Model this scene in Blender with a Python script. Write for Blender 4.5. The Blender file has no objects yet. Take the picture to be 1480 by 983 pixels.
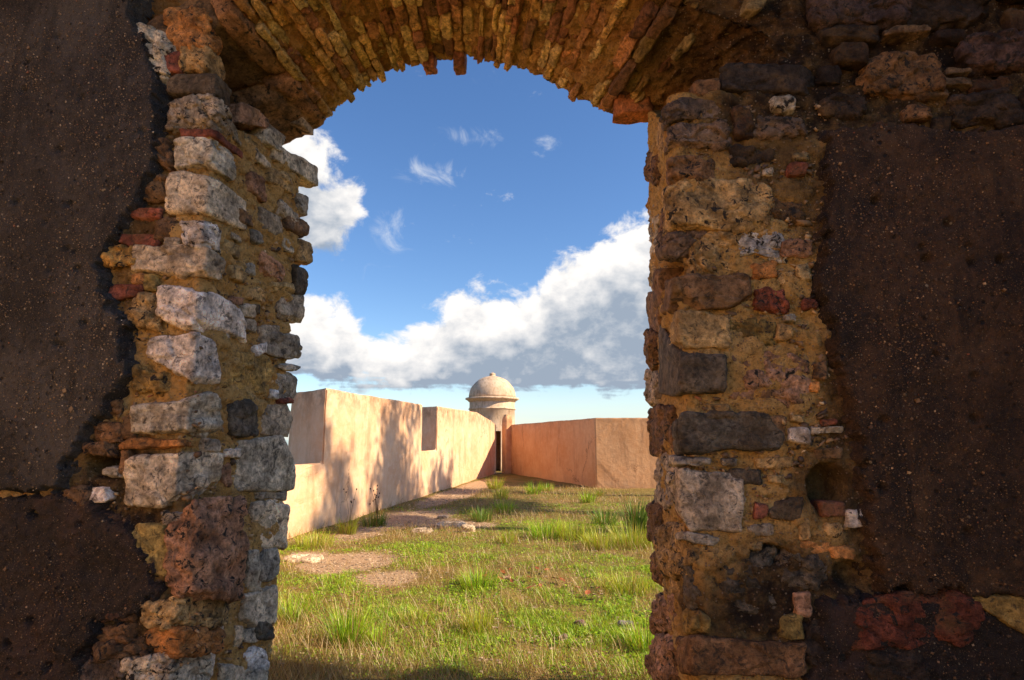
import bpy, bmesh, math, random
import numpy as np
from mathutils import Vector, Matrix

# ------------------------------------------------------------------ camera, sky, sun, exposure
sc = bpy.context.scene
col = sc.collection
F_PX = 850.0                                   # focal length in pixels of the 1480 px wide photograph
PITCH = math.atan(143.5 / F_PX)
YAW = math.radians(5.96)
EYE = np.array([0.0, 0.0, 1.5])
cam_d = bpy.data.cameras.new('camera'); cam = bpy.data.objects.new('camera', cam_d); col.objects.link(cam)
cam_d.sensor_width = 36.0; cam_d.lens = F_PX / 1480 * 36.0
cam_d.clip_start = 0.05; cam_d.clip_end = 60000
cam.location = EYE; cam.rotation_euler = (math.pi / 2 + PITCH, 0, YAW)
sc.camera = cam

SUN_AZ = math.radians(98)      # clockwise from +Y (the direction through the doorway)
SUN_EL = math.radians(35)
sun_d = bpy.data.lights.new('sun', 'SUN'); sun = bpy.data.objects.new('sun', sun_d); col.objects.link(sun)
sun_d.energy = 5.0; sun_d.angle = math.radians(0.55); sun_d.color = (1.0, 0.80, 0.56)
to_sun = Vector((math.sin(SUN_AZ) * math.cos(SUN_EL), math.cos(SUN_AZ) * math.cos(SUN_EL), math.sin(SUN_EL)))
sun.rotation_euler = to_sun.to_track_quat('Z', 'Y').to_euler()
sun.location = (20, -5, 25)

sc.view_settings.view_transform = 'Standard'
sc.view_settings.look = 'None'
sc.view_settings.gamma = 1.0
sc.view_settings.exposure = 0.8
sc.view_settings.use_curve_mapping = False
sc.render.engine = 'CYCLES'
sc.cycles.use_denoising = True
sc.cycles.max_bounces = 8
sc.cycles.diffuse_bounces = 4
sc.cycles.use_adaptive_sampling = True
sc.cycles.adaptive_threshold = 0.02
sc.cycles.caustics_reflective = False
sc.cycles.caustics_refractive = False

# ---- photograph pixel -> place
_R = np.array([math.cos(YAW), math.sin(YAW), 0.0])
_F = np.array([-math.sin(YAW) * math.cos(PITCH), math.cos(YAW) * math.cos(PITCH), math.sin(PITCH)])
_U = np.cross(_R, _F)
def ray(x, y): return _R * ((x - 740) / F_PX) + _U * ((491.5 - y) / F_PX) + _F
def on_plane(x, y, p, n):
    d = ray(x, y); p = np.asarray(p, float); n = np.asarray(n, float)
    return EYE + d * (np.dot(p - EYE, n) / np.dot(d, n))
def on_y(x, y, Y): d = ray(x, y); return EYE + d * (Y / d[1])
def on_ground(x, y, Z=0.0): d = ray(x, y); return EYE + d * ((Z - 1.5) / d[2])
def az_el(x, y):
    d = ray(x, y); d = d / np.linalg.norm(d)
    return math.atan2(d[0], d[1]), math.asin(d[2])

# ------------------------------------------------------------------ node helper
class NT:
    def __init__(s, tree): s.t = tree; s.n = tree.nodes; s.l = tree.links
    def new(s, typ, **kw):
        n = s.n.new(typ)
        for k, v in kw.items(): setattr(n, k, v)
        return n
    def put(s, sock, v):
        if v is None: return
        if hasattr(v, 'is_output') or isinstance(v, bpy.types.NodeSocket): s.l.new(v, sock)
        else:
            if sock.type == 'RGBA' and len(v) == 3: v = (*v, 1.0)
            sock.default_value = v
    def m(s, op, a, b=None, c=None, clamp=False):
        n = s.new('ShaderNodeMath', operation=op, use_clamp=clamp)
        for i, v in enumerate((a, b, c)): s.put(n.inputs[i], v)
        return n.outputs[0]
    def v(s, op, a, b=None, scale=None):
        n = s.new('ShaderNodeVectorMath', operation=op)
        s.put(n.inputs[0], a)
        if b is not None: s.put(n.inputs[1], b)
        if scale is not None: s.put(n.inputs['Scale'], scale)
        return n.outputs['Value'] if op in ('LENGTH', 'DOT_PRODUCT', 'DISTANCE') else n.outputs[0]
    def noise(s, vec, scale, detail=4, rough=0.55, lac=2.0, dist=0.0, out='Fac'):
        n = s.new('ShaderNodeTexNoise'); n.noise_dimensions = '3D'
        s.put(n.inputs['Vector'], vec); n.inputs['Scale'].default_value = scale; n.inputs['Detail'].default_value = detail
        n.inputs['Roughness'].default_value = rough; n.inputs['Lacunarity'].default_value = lac; n.inputs['Distortion'].default_value = dist
        return n.outputs[out]
    def vor(s, vec, scale, feature='F1', out='Distance', rnd=1.0):
        n = s.new('ShaderNodeTexVoronoi', feature=feature)
        s.put(n.inputs['Vector'], vec); n.inputs['Scale'].default_value = scale; n.inputs['Randomness'].default_value = rnd
        return n.outputs[out]
    def rng(s, v, a, b, c=0.0, d=1.0, kind='SMOOTHSTEP'):
        n = s.new('ShaderNodeMapRange', interpolation_type=kind); n.clamp = True
        for i, x in enumerate((v, a, b, c, d)): s.put(n.inputs[i], x)
        return n.outputs[0]
    def mix(s, f, a, b, blend='MIX'):
        n = s.new('ShaderNodeMix', data_type='RGBA', blend_type=blend)
        s.put(n.inputs[0], f); s.put(n.inputs[6], a); s.put(n.inputs[7], b)
        return n.outputs[2]
    def bump(s, h, strength=0.5, dist=0.01, normal=None):
        n = s.new('ShaderNodeBump'); n.inputs['Strength'].default_value = strength; n.inputs['Distance'].default_value = dist
        s.put(n.inputs['Height'], h)
        if normal is not None: s.l.new(normal, n.inputs['Normal'])
        return n.outputs[0]

# ------------------------------------------------------------------ sky with clouds
world = bpy.data.worlds.new('World'); sc.world = world; world.use_nodes = True
W = NT(world.node_tree); W.n.clear()
sky = W.new('ShaderNodeTexSky', sky_type='NISHITA'); sky.sun_disc = False
sky.sun_elevation = SUN_EL; sky.sun_rotation = SUN_AZ
sky.altitude = 30; sky.air_density = 1.0; sky.dust_density = 0.35; sky.ozone_density = 2.6
SKY_K = 0.12
world.cycles.sampling_method = 'MANUAL'; world.cycles.sample_map_resolution = 256

# the upper cumulus: photo x, y, half width, half height, weight
BLOBS = [(405, 250, 115, 115, 1.2), (480, 300, 62, 66, 0.95), (455, 335, 70, 42, 0.9), (310, 240, 130, 150, 1.1)]
# upper edge of the long bank, left to right (photo x, y)
BANK = [(-60, 455), (120, 470), (300, 452), (400, 440), (450, 424), (500, 432), (525, 480), (570, 488), (620, 452), (655, 424), (700, 422), (745, 406), (775, 404), (795, 368), (845, 356), (885, 330), (935, 306), (1000, 290), (1080, 310), (1180, 390), (1300, 430), (1500, 450)]
def cloud_group(det):
    grp = bpy.data.node_groups.new('cloud_density_%d' % det, 'ShaderNodeTree')
    grp.interface.new_socket('Dir', in_out='INPUT', socket_type='NodeSocketVector')
    grp.interface.new_socket('Lift', in_out='INPUT', socket_type='NodeSocketFloat')
    grp.interface.new_socket('Density', in_out='OUTPUT', socket_type='NodeSocketFloat')
    G = NT(grp)
    gi = G.new('NodeGroupInput'); go = G.new('NodeGroupOutput')
    sx = G.new('ShaderNodeSeparateXYZ'); G.l.new(gi.outputs[0], sx.inputs[0])
    az = G.m('ARCTAN2', sx.outputs[0], sx.outputs[1]); el = G.m('ADD', G.m('ARCSINE', sx.outputs[2]), gi.outputs[1])
    cx = G.new('ShaderNodeCombineXYZ'); G.l.new(az, cx.inputs[0]); G.l.new(el, cx.inputs[1])
    ae = cx.outputs[0]
    lift3 = G.new('ShaderNodeCombineXYZ'); G.l.new(gi.outputs[1], lift3.inputs[2])
    d3s = G.v('MULTIPLY', G.v('ADD', gi.outputs[0], lift3.outputs[0]), (1.0, 1.0, 1.3))
    big = G.noise(d3s, 6.0, 2, 0.5)
    fine = G.noise(d3s, 17.0, det, 0.62, dist=0.25 if det > 4 else 0.0)
    n_ = G.m('ADD', G.m('MULTIPLY', G.m('SUBTRACT', fine, 0.5), 1.75), G.m('MULTIPLY', G.m('SUBTRACT', big, 0.5), 0.6))
    acc = None
    for bx_, by_, rw, rh, wgt in BLOBS:
        a0, e0 = az_el(bx_, by_); a1, _ = az_el(bx_ + rw, by_); _, e1 = az_el(bx_, by_ - rh)
        q = G.v('MULTIPLY', G.v('SUBTRACT', ae, (a0, e0, 0)), (1 / (a1 - a0), 1 / (e1 - e0), 0))
        v = G.rng(G.v('LENGTH', q), 0.05, 1.35, wgt - 0.42, -0.42)
        acc = v if acc is None else G.m('SMOOTH_MAX', acc, v, 0.22)
    fc = G.new('ShaderNodeFloatCurve'); lo, hi = az_el(BANK[0][0], 400)[0], az_el(BANK[-1][0], 400)[0]
    cv = fc.mapping.curves[0]; pts = [((az_el(x, y)[0] - lo) / (hi - lo), az_el(x, y)[1]) for x, y in BANK]
    cv.points[0].location = (max(0, pts[0][0]), pts[0][1]); cv.points[1].location = (1.0, pts[-1][1])
    for p in pts[1:-1]: cv.points.new(*p)
    fc.mapping.update()
    G.l.new(G.m('DIVIDE', G.m('SUBTRACT', az, lo), hi - lo, clamp=True), fc.inputs['Value'])
    bank = G.m('MULTIPLY', G.m('SUBTRACT', fc.outputs[0], el), 12.0)
    bank = G.m('MINIMUM', G.m('MAXIMUM', bank, -0.6), 1.0)
    # flat base of the bank
    _, eb = az_el(740, 592); _, ebt = az_el(740, 528)
    bank = G.m('ADD', bank, G.rng(G.m('ADD', el, G.m('MULTIPLY', G.m('SUBTRACT', G.noise(G.v('MULTIPLY', d3s, (1, 1, 5)), 5.0, 3, 0.6), 0.5), 0.09)), eb, ebt, -1.5, 0.0))
    cum = G.m('ADD', G.m('SMOOTH_MAX', acc, bank, 0.1), n_)
    # the same sort of scattered cumulus everywhere else round the horizon
    gen = G.m('ADD', G.m('MULTIPLY', G.m('SUBTRACT', G.noise(d3s, 2.6, 2, 0.5), 0.5), 2.6), n_)
    gen = G.m('ADD', gen, G.rng(sx.outputs[2], 0.02, 0.75, 0.15, -0.75))
    a_c, e_c = az_el(690, 330)
    win = G.rng(G.v('LENGTH', G.v('MULTIPLY', G.v('SUBTRACT', ae, (a_c, e_c, 0)), (1 / 0.62, 1 / 0.62, 0))), 0.85, 1.15, 1.0, 0.0)
    G.l.new(G.m('ADD', gen, G.m('MULTIPLY', G.m('SUBTRACT', cum, gen), win)), go.inputs[0])
    return grp

tc = W.new('ShaderNodeTexCoord'); D = tc.outputs['Generated']
def dens(lift, det):
    g = W.new('ShaderNodeGroup'); g.node_tree = cloud_group(det)
    W.l.new(D, g.inputs[0]); g.inputs[1].default_value = lift
    return g.outputs[0]
d0 = dens(0.0, 7); d1 = dens(0.020, 6); d2 = dens(0.062, 2)
cover = W.rng(d0, -0.05, 0.34)
shade = W.m('ADD', W.m('MULTIPLY', W.rng(d2, -0.4, 0.9, 0.0, 1.0, 'LINEAR'), 0.95), W.m('MULTIPLY', W.m('SUBTRACT', d1, d0), 0.65))
sepD = W.new('ShaderNodeSeparateXYZ'); W.l.new(D, sepD.inputs[0])
cl_tex = W.noise(W.v('MULTIPLY', D, (1, 1, 1.5)), 22, 4, 0.6)
shade = W.m('ADD', shade, W.m('MULTIPLY', W.m('SUBTRACT', cl_tex, 0.5), 0.95), clamp=True)
cloud = W.mix(shade, (5.2, 5.0, 4.8), (1.7, 2.05, 2.55))
# thin wisps
WISPS = [(615, 248, 85, 24), (682, 197, 46, 26), (792, 206, 32, 22), (558, 335, 44, 50)]
wac = None
azW = W.m('ARCTAN2', sepD.outputs[0], sepD.outputs[1]); elW = W.m('ARCSINE', sepD.outputs[2])
cW = W.new('ShaderNodeCombineXYZ'); W.l.new(azW, cW.inputs[0]); W.l.new(elW, cW.inputs[1])
for bx_, by_, rw, rh in WISPS:
    a0, e0 = az_el(bx_, by_); a1, _ = az_el(bx_ + rw, by_); _, e1 = az_el(bx_, by_ - rh)
    s = W.v('MULTIPLY', W.v('SUBTRACT', cW.outputs[0], (a0, e0, 0)), (1 / (a1 - a0), 1 / (e1 - e0), 0))
    v = W.rng(W.v('LENGTH', s), 0.1, 1.5, 1.0, 0.0)
    wac = v if wac is None else W.m('MAXIMUM', wac, v)
wn = W.noise(W.v('MULTIPLY', D, (1, 1, 1.3)), 13, 6, 0.66, dist=1.2)
wisp = W.m('MULTIPLY', W.rng(W.m('ADD', W.m('MULTIPLY', W.m('SUBTRACT', wac, 1.0), 0.32), wn), 0.34, 0.78), 0.62)
# low pale veil of far cloud above the sea, all round
veil = W.m('MULTIPLY', W.rng(sepD.outputs[2], 0.0, 0.13, 1.0, 0.0), W.rng(W.noise(W.v('MULTIPLY', D, (1, 1, 9.0)), 4.0, 6, 0.55), 0.34, 0.72, 0.18, 0.75))
hs = W.new('ShaderNodeHueSaturation'); hs.inputs['Saturation'].default_value = 1.18; hs.inputs['Hue'].default_value = 0.506; hs.inputs['Value'].default_value = 0.9
W.l.new(sky.outputs[0], hs.inputs['Color'])
c = W.mix(veil, hs.outputs[0], (3.9, 4.3, 4.6))
c = W.mix(wisp, c, (4.6, 4.7, 4.8))
c = W.mix(cover, c, cloud)
bg = W.new('ShaderNodeBackground'); bg.inputs['Strength'].default_value = SKY_K; W.l.new(c, bg.inputs['Color'])
wo = W.new('ShaderNodeOutputWorld'); W.l.new(bg.outputs[0], wo.inputs['Surface'])

# ------------------------------------------------------------------ numpy noise
_rs = np.random.RandomState(7)
_perm = _rs.permutation(512).astype(np.int64); _perm = np.concatenate([_perm, _perm, _perm])
_grad = _rs.normal(size=(512, 3)); _grad /= np.linalg.norm(_grad, axis=1)[:, None]
def _h(ix, iy, iz):
    return _perm[(_perm[(_perm[ix & 511] + iy) & 511] + iz) & 511]
def perlin(P):
    P = np.asarray(P, float); I = np.floor(P).astype(np.int64); f = P - I
    u = f * f * f * (f * (f * 6 - 15) + 10)
    r = 0.0
    for dx in (0, 1):
        wx = u[:, 0] if dx else 1 - u[:, 0]
        for dy in (0, 1):
            wy = u[:, 1] if dy else 1 - u[:, 1]
            for dz in (0, 1):
                wz = u[:, 2] if dz else 1 - u[:, 2]
                g = _grad[_h(I[:, 0] + dx, I[:, 1] + dy, I[:, 2] + dz)]
                r = r + wx * wy * wz * ((f[:, 0] - dx) * g[:, 0] + (f[:, 1] - dy) * g[:, 1] + (f[:, 2] - dz) * g[:, 2])
    return r * 1.6
def fbm(P, scale, oct=4, gain=0.5, ridge=False):
    P = np.asarray(P, float) * scale; a = 1.0; s = 0.0; t = 0.0
    for i in range(oct):
        n = perlin(P + i * 17.3)
        if ridge: n = 1 - 2 * np.abs(n)
        s = s + a * n; t += a; a *= gain; P = P * 2.03
    return s / t
def cells(P, scale):
    """worley: distance to the nearest point and that point's random value"""
    P = np.asarray(P, float) * scale; I = np.floor(P).astype(np.int64)
    best = np.full(len(P), 9.0); second = np.full(len(P), 9.0); val = np.zeros(len(P))
    for dx in (-1, 0, 1):
        for dy in (-1, 0, 1):
            for dz in (-1, 0, 1):
                J = I + (dx, dy, dz); h = _h(J[:, 0], J[:, 1], J[:, 2])
                q = J + 0.5 + 0.48 * _grad[h]
                d = np.linalg.norm(P - q, axis=1)
                b = d < best
                second = np.where(b, best, np.minimum(second, d)); val = np.where(b, h / 512.0, val); best = np.where(b, d, best)
    return best, second, val
def sstep(a, b, x):
    t = np.clip((x - a) / (b - a), 0, 1); return t * t * (3 - 2 * t)

# ------------------------------------------------------------------ object helpers
def link_mesh(name, V, Fc, mats, parent=None, smooth=True, loc=None, attrs=None):
    me = bpy.data.meshes.new(name)
    V = np.asarray(V, float)
    o_loc = np.zeros(3) if loc is None else np.asarray(loc, float)
    me.from_pydata((V - o_loc).tolist(), [], Fc if isinstance(Fc, list) else Fc.tolist())
    if smooth: me.polygons.foreach_set('use_smooth', [True] * len(me.polygons))
    if attrs:
        for k, a in attrs.items():
            at = me.attributes.new(k, 'FLOAT', 'POINT'); at.data.foreach_set('value', np.asarray(a, np.float32))
    me.update()
    o = bpy.data.objects.new(name, me); col.objects.link(o); o.location = o_loc
    for mt in (mats if isinstance(mats, (list, tuple)) else [mats]): me.materials.append(mt)
    if parent is not None: o.parent = parent; o.matrix_parent_inverse = pinv(parent)
    return o
def mw(p):
    m = p.matrix_basis.copy()
    if p.parent is not None: m = mw(p.parent) @ p.matrix_parent_inverse @ m
    return m
def pinv(p): return mw(p).inverted()
def tag(o, label=None, cat=None, group=None, kind=None):
    if label: o['label'] = label
    if cat: o['category'] = cat
    if group: o['group'] = group
    if kind: o['kind'] = kind
    return o
def thing(name, loc, label, cat, group=None):
    o = bpy.data.objects.new(name, None); col.objects.link(o); o.location = loc; o.empty_display_size = 0.3
    return tag(o, label, cat, group)
def grid_faces(nu, nv, wrap=False):
    i = np.arange(nu - 1)[:, None] * nv; j = np.arange(nv - 1)[None, :]
    a = (i + j).ravel(); return np.stack([a, a + nv, a + nv + 1, a + 1], 1)
def grid_normals(P):
    du = np.gradient(P, axis=0); dv = np.gradient(P, axis=1)
    n = np.cross(du, dv); return n / (np.linalg.norm(n, axis=2, keepdims=True) + 1e-12)

# cube-surface lattice shared by every stone and brick
_cube = {}
def cube_lattice(n):
    if n in _cube: return _cube[n]
    idx = {}; V = []; Fq = []
    def vid(p):
        if p not in idx: idx[p] = len(V); V.append(p)
        return idx[p]
    for ax in range(3):
        for sgn in (0, n):
            b, c_ = (ax + 1) % 3, (ax + 2) % 3
            for i in range(n):
                for j in range(n):
                    q = []
                    for di, dj in ((0, 0), (1, 0), (1, 1), (0, 1)):
                        p = [0, 0, 0]; p[ax] = sgn; p[b] = i + di; p[c_] = j + dj; q.append(vid(tuple(p)))
                    Fq.append(q if sgn else q[::-1])
    V = np.array(V, float) / n * 2 - 1
    _cube[n] = (V, np.array(Fq)); return _cube[n]
def vert_normals(V, Fq):
    fn = np.cross(V[Fq[:, 2]] - V[Fq[:, 0]], V[Fq[:, 3]] - V[Fq[:, 1]])
    N = np.zeros_like(V)
    for k in range(4): np.add.at(N, Fq[:, k], fn)
    return N / (np.linalg.norm(N, axis=1)[:, None] + 1e-12)
def block_geo(c8, n=9, k=6.0, rough=0.012, fr=9.0, chip=0.012, wob=0.02, seed=0, planes=9, grow=1.10):
    """c8[x][y][z]: eight corners; a stone: squared, broken along flat facets, warped and pitted"""
    p, Fq = cube_lattice(n)
    e = (np.abs(p) ** k).sum(1) ** (1 / k); q = p / e[:, None] * grow
    rs = np.random.RandomState(seed * 7 + 1)
    for _ in range(planes):
        d_ = rs.normal(size=3) * np.array([1.0, 0.8, 1.0]); d_ /= np.linalg.norm(d_)
        off = np.abs(d_).sum() * rs.uniform(0.70, 0.97) * grow
        ex = q @ d_ - off; q = q - np.where(ex > 0, ex, 0)[:, None] * d_
    w = (q + 1) / 2
    c8 = np.asarray(c8, float); V = np.zeros_like(q)
    for i in (0, 1):
        for j in (0, 1):
            for l in (0, 1):
                ww = (w[:, 0] if i else 1 - w[:, 0]) * (w[:, 1] if j else 1 - w[:, 1]) * (w[:, 2] if l else 1 - w[:, 2])
                V += ww[:, None] * c8[i, j, l]
    S = V + seed * 3.71
    V = V + wob * np.stack([fbm(S + 5, fr * 0.7, 3), fbm(S + 31, fr * 0.7, 3), fbm(S + 77, fr * 0.7, 3)], 1)
    N = vert_normals(V, Fq)
    d = rough * fbm(S, fr, 5, 0.6)
    if chip:
        b, s2, cv = cells(S * np.array([1, 1, 1.4]), fr * 1.0)
        d = d + chip * (cv - 0.5) * sstep(0.0, 0.12, s2 - b) - chip * 0.5 * (1 - sstep(0.0, 0.10, s2 - b))
        d = d + chip * 0.45 * fbm(S * np.array([1, 1, 1.6]), fr * 1.1, 4, 0.55, ridge=True)
    d = d + 0.0035 * fbm(S + 50, 38, 3, 0.6)
    V = V + N * d[:, None]
    return V, Fq

# ------------------------------------------------------------------ materials
def new_mat(name):
    m = bpy.data.materials.new(name); m.use_nodes = True
    t = NT(m.node_tree); b = m.node_tree.nodes['Principled BSDF']
    return m, t, b
def pos_of(t): return t.new('ShaderNodeNewGeometry').outputs['Position']
def tint_of(t): return t.new('ShaderNodeObjectInfo').outputs['Color']

def stone_material(name, vary=0.5, pit=0.5, grain=1.0, bump=0.7, rough=0.85, spots=0.35):
    m, t, b = new_mat(name); P = pos_of(t); T = tint_of(t)
    n1 = t.noise(P, 9, 5, 0.62); n2 = t.noise(P, 42, 5, 0.7); n3 = t.noise(P, 190, 1, 0.5)
    v1 = t.rng(n1, 0.28, 0.72, 1 - vary, 1 + vary)
    v2 = t.rng(n2, 0.28, 0.72, 0.45, 1.5)
    c = t.mix(1.0, T, t.v('SCALE', (1, 1, 1), scale=t.m('MULTIPLY', v1, v2)), 'MULTIPLY')
    # warm earth smears and dark lichen spots
    c = t.mix(t.m('MULTIPLY', t.rng(t.noise(P, 6, 4, 0.6), 0.5, 0.72), 0.5), c, (0.24, 0.145, 0.06))
    sp = t.m('MULTIPLY', t.rng(t.noise(P, 24, 4, 0.7, dist=0.8), 0.53, 0.66), spots * 2.2, clamp=True)
    c = t.mix(sp, c, (0.03, 0.026, 0.022))
    pt = t.rng(t.vor(t.v('ADD', P, t.v('SCALE', t.noise(P, 60, 1, out='Color'), scale=0.02)), 55), 0.02, 0.26)
    ptm = t.m('MULTIPLY', t.m('SUBTRACT', 1.0, pt), t.rng(t.noise(P, 18, 3), 0.42, 0.6, 0, pit))
    c = t.mix(ptm, c, (0.02, 0.016, 0.012))
    t.put(b.inputs['Base Color'], c); b.inputs['Roughness'].default_value = rough
    b.inputs['Specular IOR Level'].default_value = 0.25
    h = t.m('ADD', t.m('MULTIPLY', n2, 1.0), t.m('MULTIPLY', n3, 0.35 * grain))
    h = t.m('SUBTRACT', h, t.m('MULTIPLY', ptm, 0.6))
    t.put(b.inputs['Normal'], t.bump(h, bump, 0.018))
    return m
M_STONE = stone_material('weathered_stone', 0.55, 0.6, 1.2, 0.9)
M_ROUGH = stone_material('rough_rubble_stone', 0.6, 0.9, 1.4, 1.0, 0.8, 0.6)
M_BRICK = stone_material('old_clay_brick', 0.45, 0.5, 1.2, 0.8, 0.9, 0.3)

def mortar_material(name, ca, cb, cd, grit=1.0):
    m, t, b = new_mat(name); P = pos_of(t)
    n1 = t.noise(P, 5, 5, 0.6); n2 = t.noise(P, 40, 5, 0.75); n3 = t.noise(P, 200, 1, 0.5)
    c = t.mix(t.rng(n1, 0.32, 0.68), ca, cb)
    c = t.mix(t.rng(n2, 0.42, 0.72, 0.0, 0.85), c, tuple(x * 0.28 for x in ca)); c = t.mix(t.rng(n2, 0.42, 0.25, 0.0, 0.5), c, (0.62, 0.44, 0.23))
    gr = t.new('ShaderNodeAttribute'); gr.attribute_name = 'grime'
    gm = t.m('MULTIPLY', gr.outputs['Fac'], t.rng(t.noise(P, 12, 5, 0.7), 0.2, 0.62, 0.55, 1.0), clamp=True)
    c = t.mix(gm, c, cd)  # real dirt, plus shade painted into the mortar at the upper right
    # pebbles of the mix
    vc = t.vor(P, 80, out='Color'); vd = t.vor(P, 80)
    sep = t.new('ShaderNodeSeparateColor'); t.l.new(vc, sep.inputs[0])
    pb = t.m('MULTIPLY', t.rng(sep.outputs[0], 0.72, 0.76), t.rng(vd, 0.26, 0.40, 1.0, 0.0))
    c = t.mix(t.m('MULTIPLY', pb, 0.75), c, t.mix(sep.outputs[1], (0.42, 0.33, 0.22), (0.16, 0.07, 0.04)))
    t.put(b.inputs['Base Color'], c); b.inputs['Roughness'].default_value = 0.92; b.inputs['Specular IOR Level'].default_value = 0.2
    h = t.m('ADD', t.m('MULTIPLY', n2, 1.3), t.m('MULTIPLY', n3, 0.5)); h = t.m('ADD', h, t.m('MULTIPLY', pb, 0.4))
    t.put(b.inputs['Normal'], t.bump(h, 1.0, 0.022))
    return m
M_MORTAR = mortar_material('ochre_earth_mortar', (0.70, 0.45, 0.165), (0.64, 0.35, 0.10), (0.026, 0.017, 0.012))
M_ARCHM = mortar_material('arch_mortar', (0.60, 0.36, 0.12), (0.48, 0.23, 0.075), (0.022, 0.014, 0.01))

def plaster_material(name, ca, cb, speck, patch):
    m, t, b = new_mat(name); P = pos_of(t)
    n1 = t.noise(P, 2.2, 6, 0.66); n2 = t.noise(P, 34, 5, 0.72)
    c = t.mix(t.rng(n1, 0.36, 0.64), tuple(x * 1.5 for x in ca), cb)
    c = t.mix(t.rng(n2, 0.40, 0.66, 0.0, 0.85), c, tuple(x * 0.22 for x in ca))
    c = t.mix(t.rng(t.noise(P, 1.5, 7, 0.7, dist=0.6), 0.50, 0.66, 0.0, 0.75), c, patch)
    drip = t.noise(t.v('MULTIPLY', P, (5.0, 5.0, 0.8)), 1.6, 5, 0.65)
    c = t.mix(t.rng(drip, 0.48, 0.66, 0.0, 0.75), c, tuple(x * 0.25 for x in cb))
    h = t.m('MULTIPLY', n2, 1.2)
    for sc_, lo, amt in ((44, 0.93, 0.85), (90, 0.74, 0.75), (165, 0.50, 0.75), (300, 0.50, 0.6)):
        w = P
        vc = t.vor(w, sc_, out='Color'); vd = t.vor(w, sc_)
        sep = t.new('ShaderNodeSeparateColor'); t.l.new(vc, sep.inputs[0])
        k = t.m('MULTIPLY', t.rng(sep.outputs[0], lo, lo + 0.05), t.rng(vd, 0.22, 0.4, 1.0, 0.0))
        tone = t.mix(sep.outputs[1], speck, tuple(x * 0.9 for x in ca))
        tone = t.mix(t.rng(sep.outputs[2], 0.86, 0.90), tone, (0.42, 0.32, 0.20))
        c = t.mix(t.m('MULTIPLY', k, amt), c, tone)
        h = t.m('ADD', h, t.m('MULTIPLY', k, 55 / sc_))
    holes = t.m('MULTIPLY', t.rng(t.vor(P, 21), 0.10, 0.24, 1.0, 0.0), t.rng(t.noise(P, 7, 3), 0.5, 0.6))
    c = t.mix(holes, c, (0.008, 0.006, 0.005)); h = t.m('SUBTRACT', h, t.m('MULTIPLY', holes, 1.6))
    t.put(b.inputs['Base Color'], c); b.inputs['Roughness'].default_value = 0.7; b.inputs['Specular IOR Level'].default_value = 0.4
    t.put(b.inputs['Normal'], t.bump(h, 1.0, 0.014))
    return m
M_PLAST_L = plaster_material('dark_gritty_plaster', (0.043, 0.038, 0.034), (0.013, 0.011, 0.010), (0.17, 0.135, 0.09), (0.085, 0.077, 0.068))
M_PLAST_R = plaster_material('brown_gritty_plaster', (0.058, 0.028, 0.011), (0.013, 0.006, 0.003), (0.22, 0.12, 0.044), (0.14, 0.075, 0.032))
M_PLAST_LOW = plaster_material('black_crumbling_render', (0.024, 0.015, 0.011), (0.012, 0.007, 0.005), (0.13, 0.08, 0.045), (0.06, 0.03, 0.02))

def grit_material():
    m, t, b = new_mat('plaster_grit')
    r = t.new('ShaderNodeNewGeometry').outputs['Random Per Island']
    cr = t.new('ShaderNodeValToRGB'); t.l.new(r, cr.inputs[0]); el_ = cr.color_ramp; el_.interpolation = 'CONSTANT'
    for i, (p_, c_) in enumerate([(0, (0.10, 0.066, 0.04)), (0.3, (0.17, 0.115, 0.065)), (0.55, (0.24, 0.16, 0.08)), (0.70, (0.05, 0.033, 0.022)), (0.84, (0.34, 0.25, 0.15)), (0.95, (0.55, 0.45, 0.32)), (0.98, (0.26, 0.11, 0.06))]):
        e = el_.elements[i] if i < 2 else el_.elements.new(p_); e.position = p_; e.color = (*c_, 1)
    t.put(b.inputs['Base Color'], t.mix(1.0, cr.outputs[0], tint_of(t), 'MULTIPLY')); b.inputs['Roughness'].default_value = 0.6
    return m
M_GRIT = grit_material()

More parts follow.
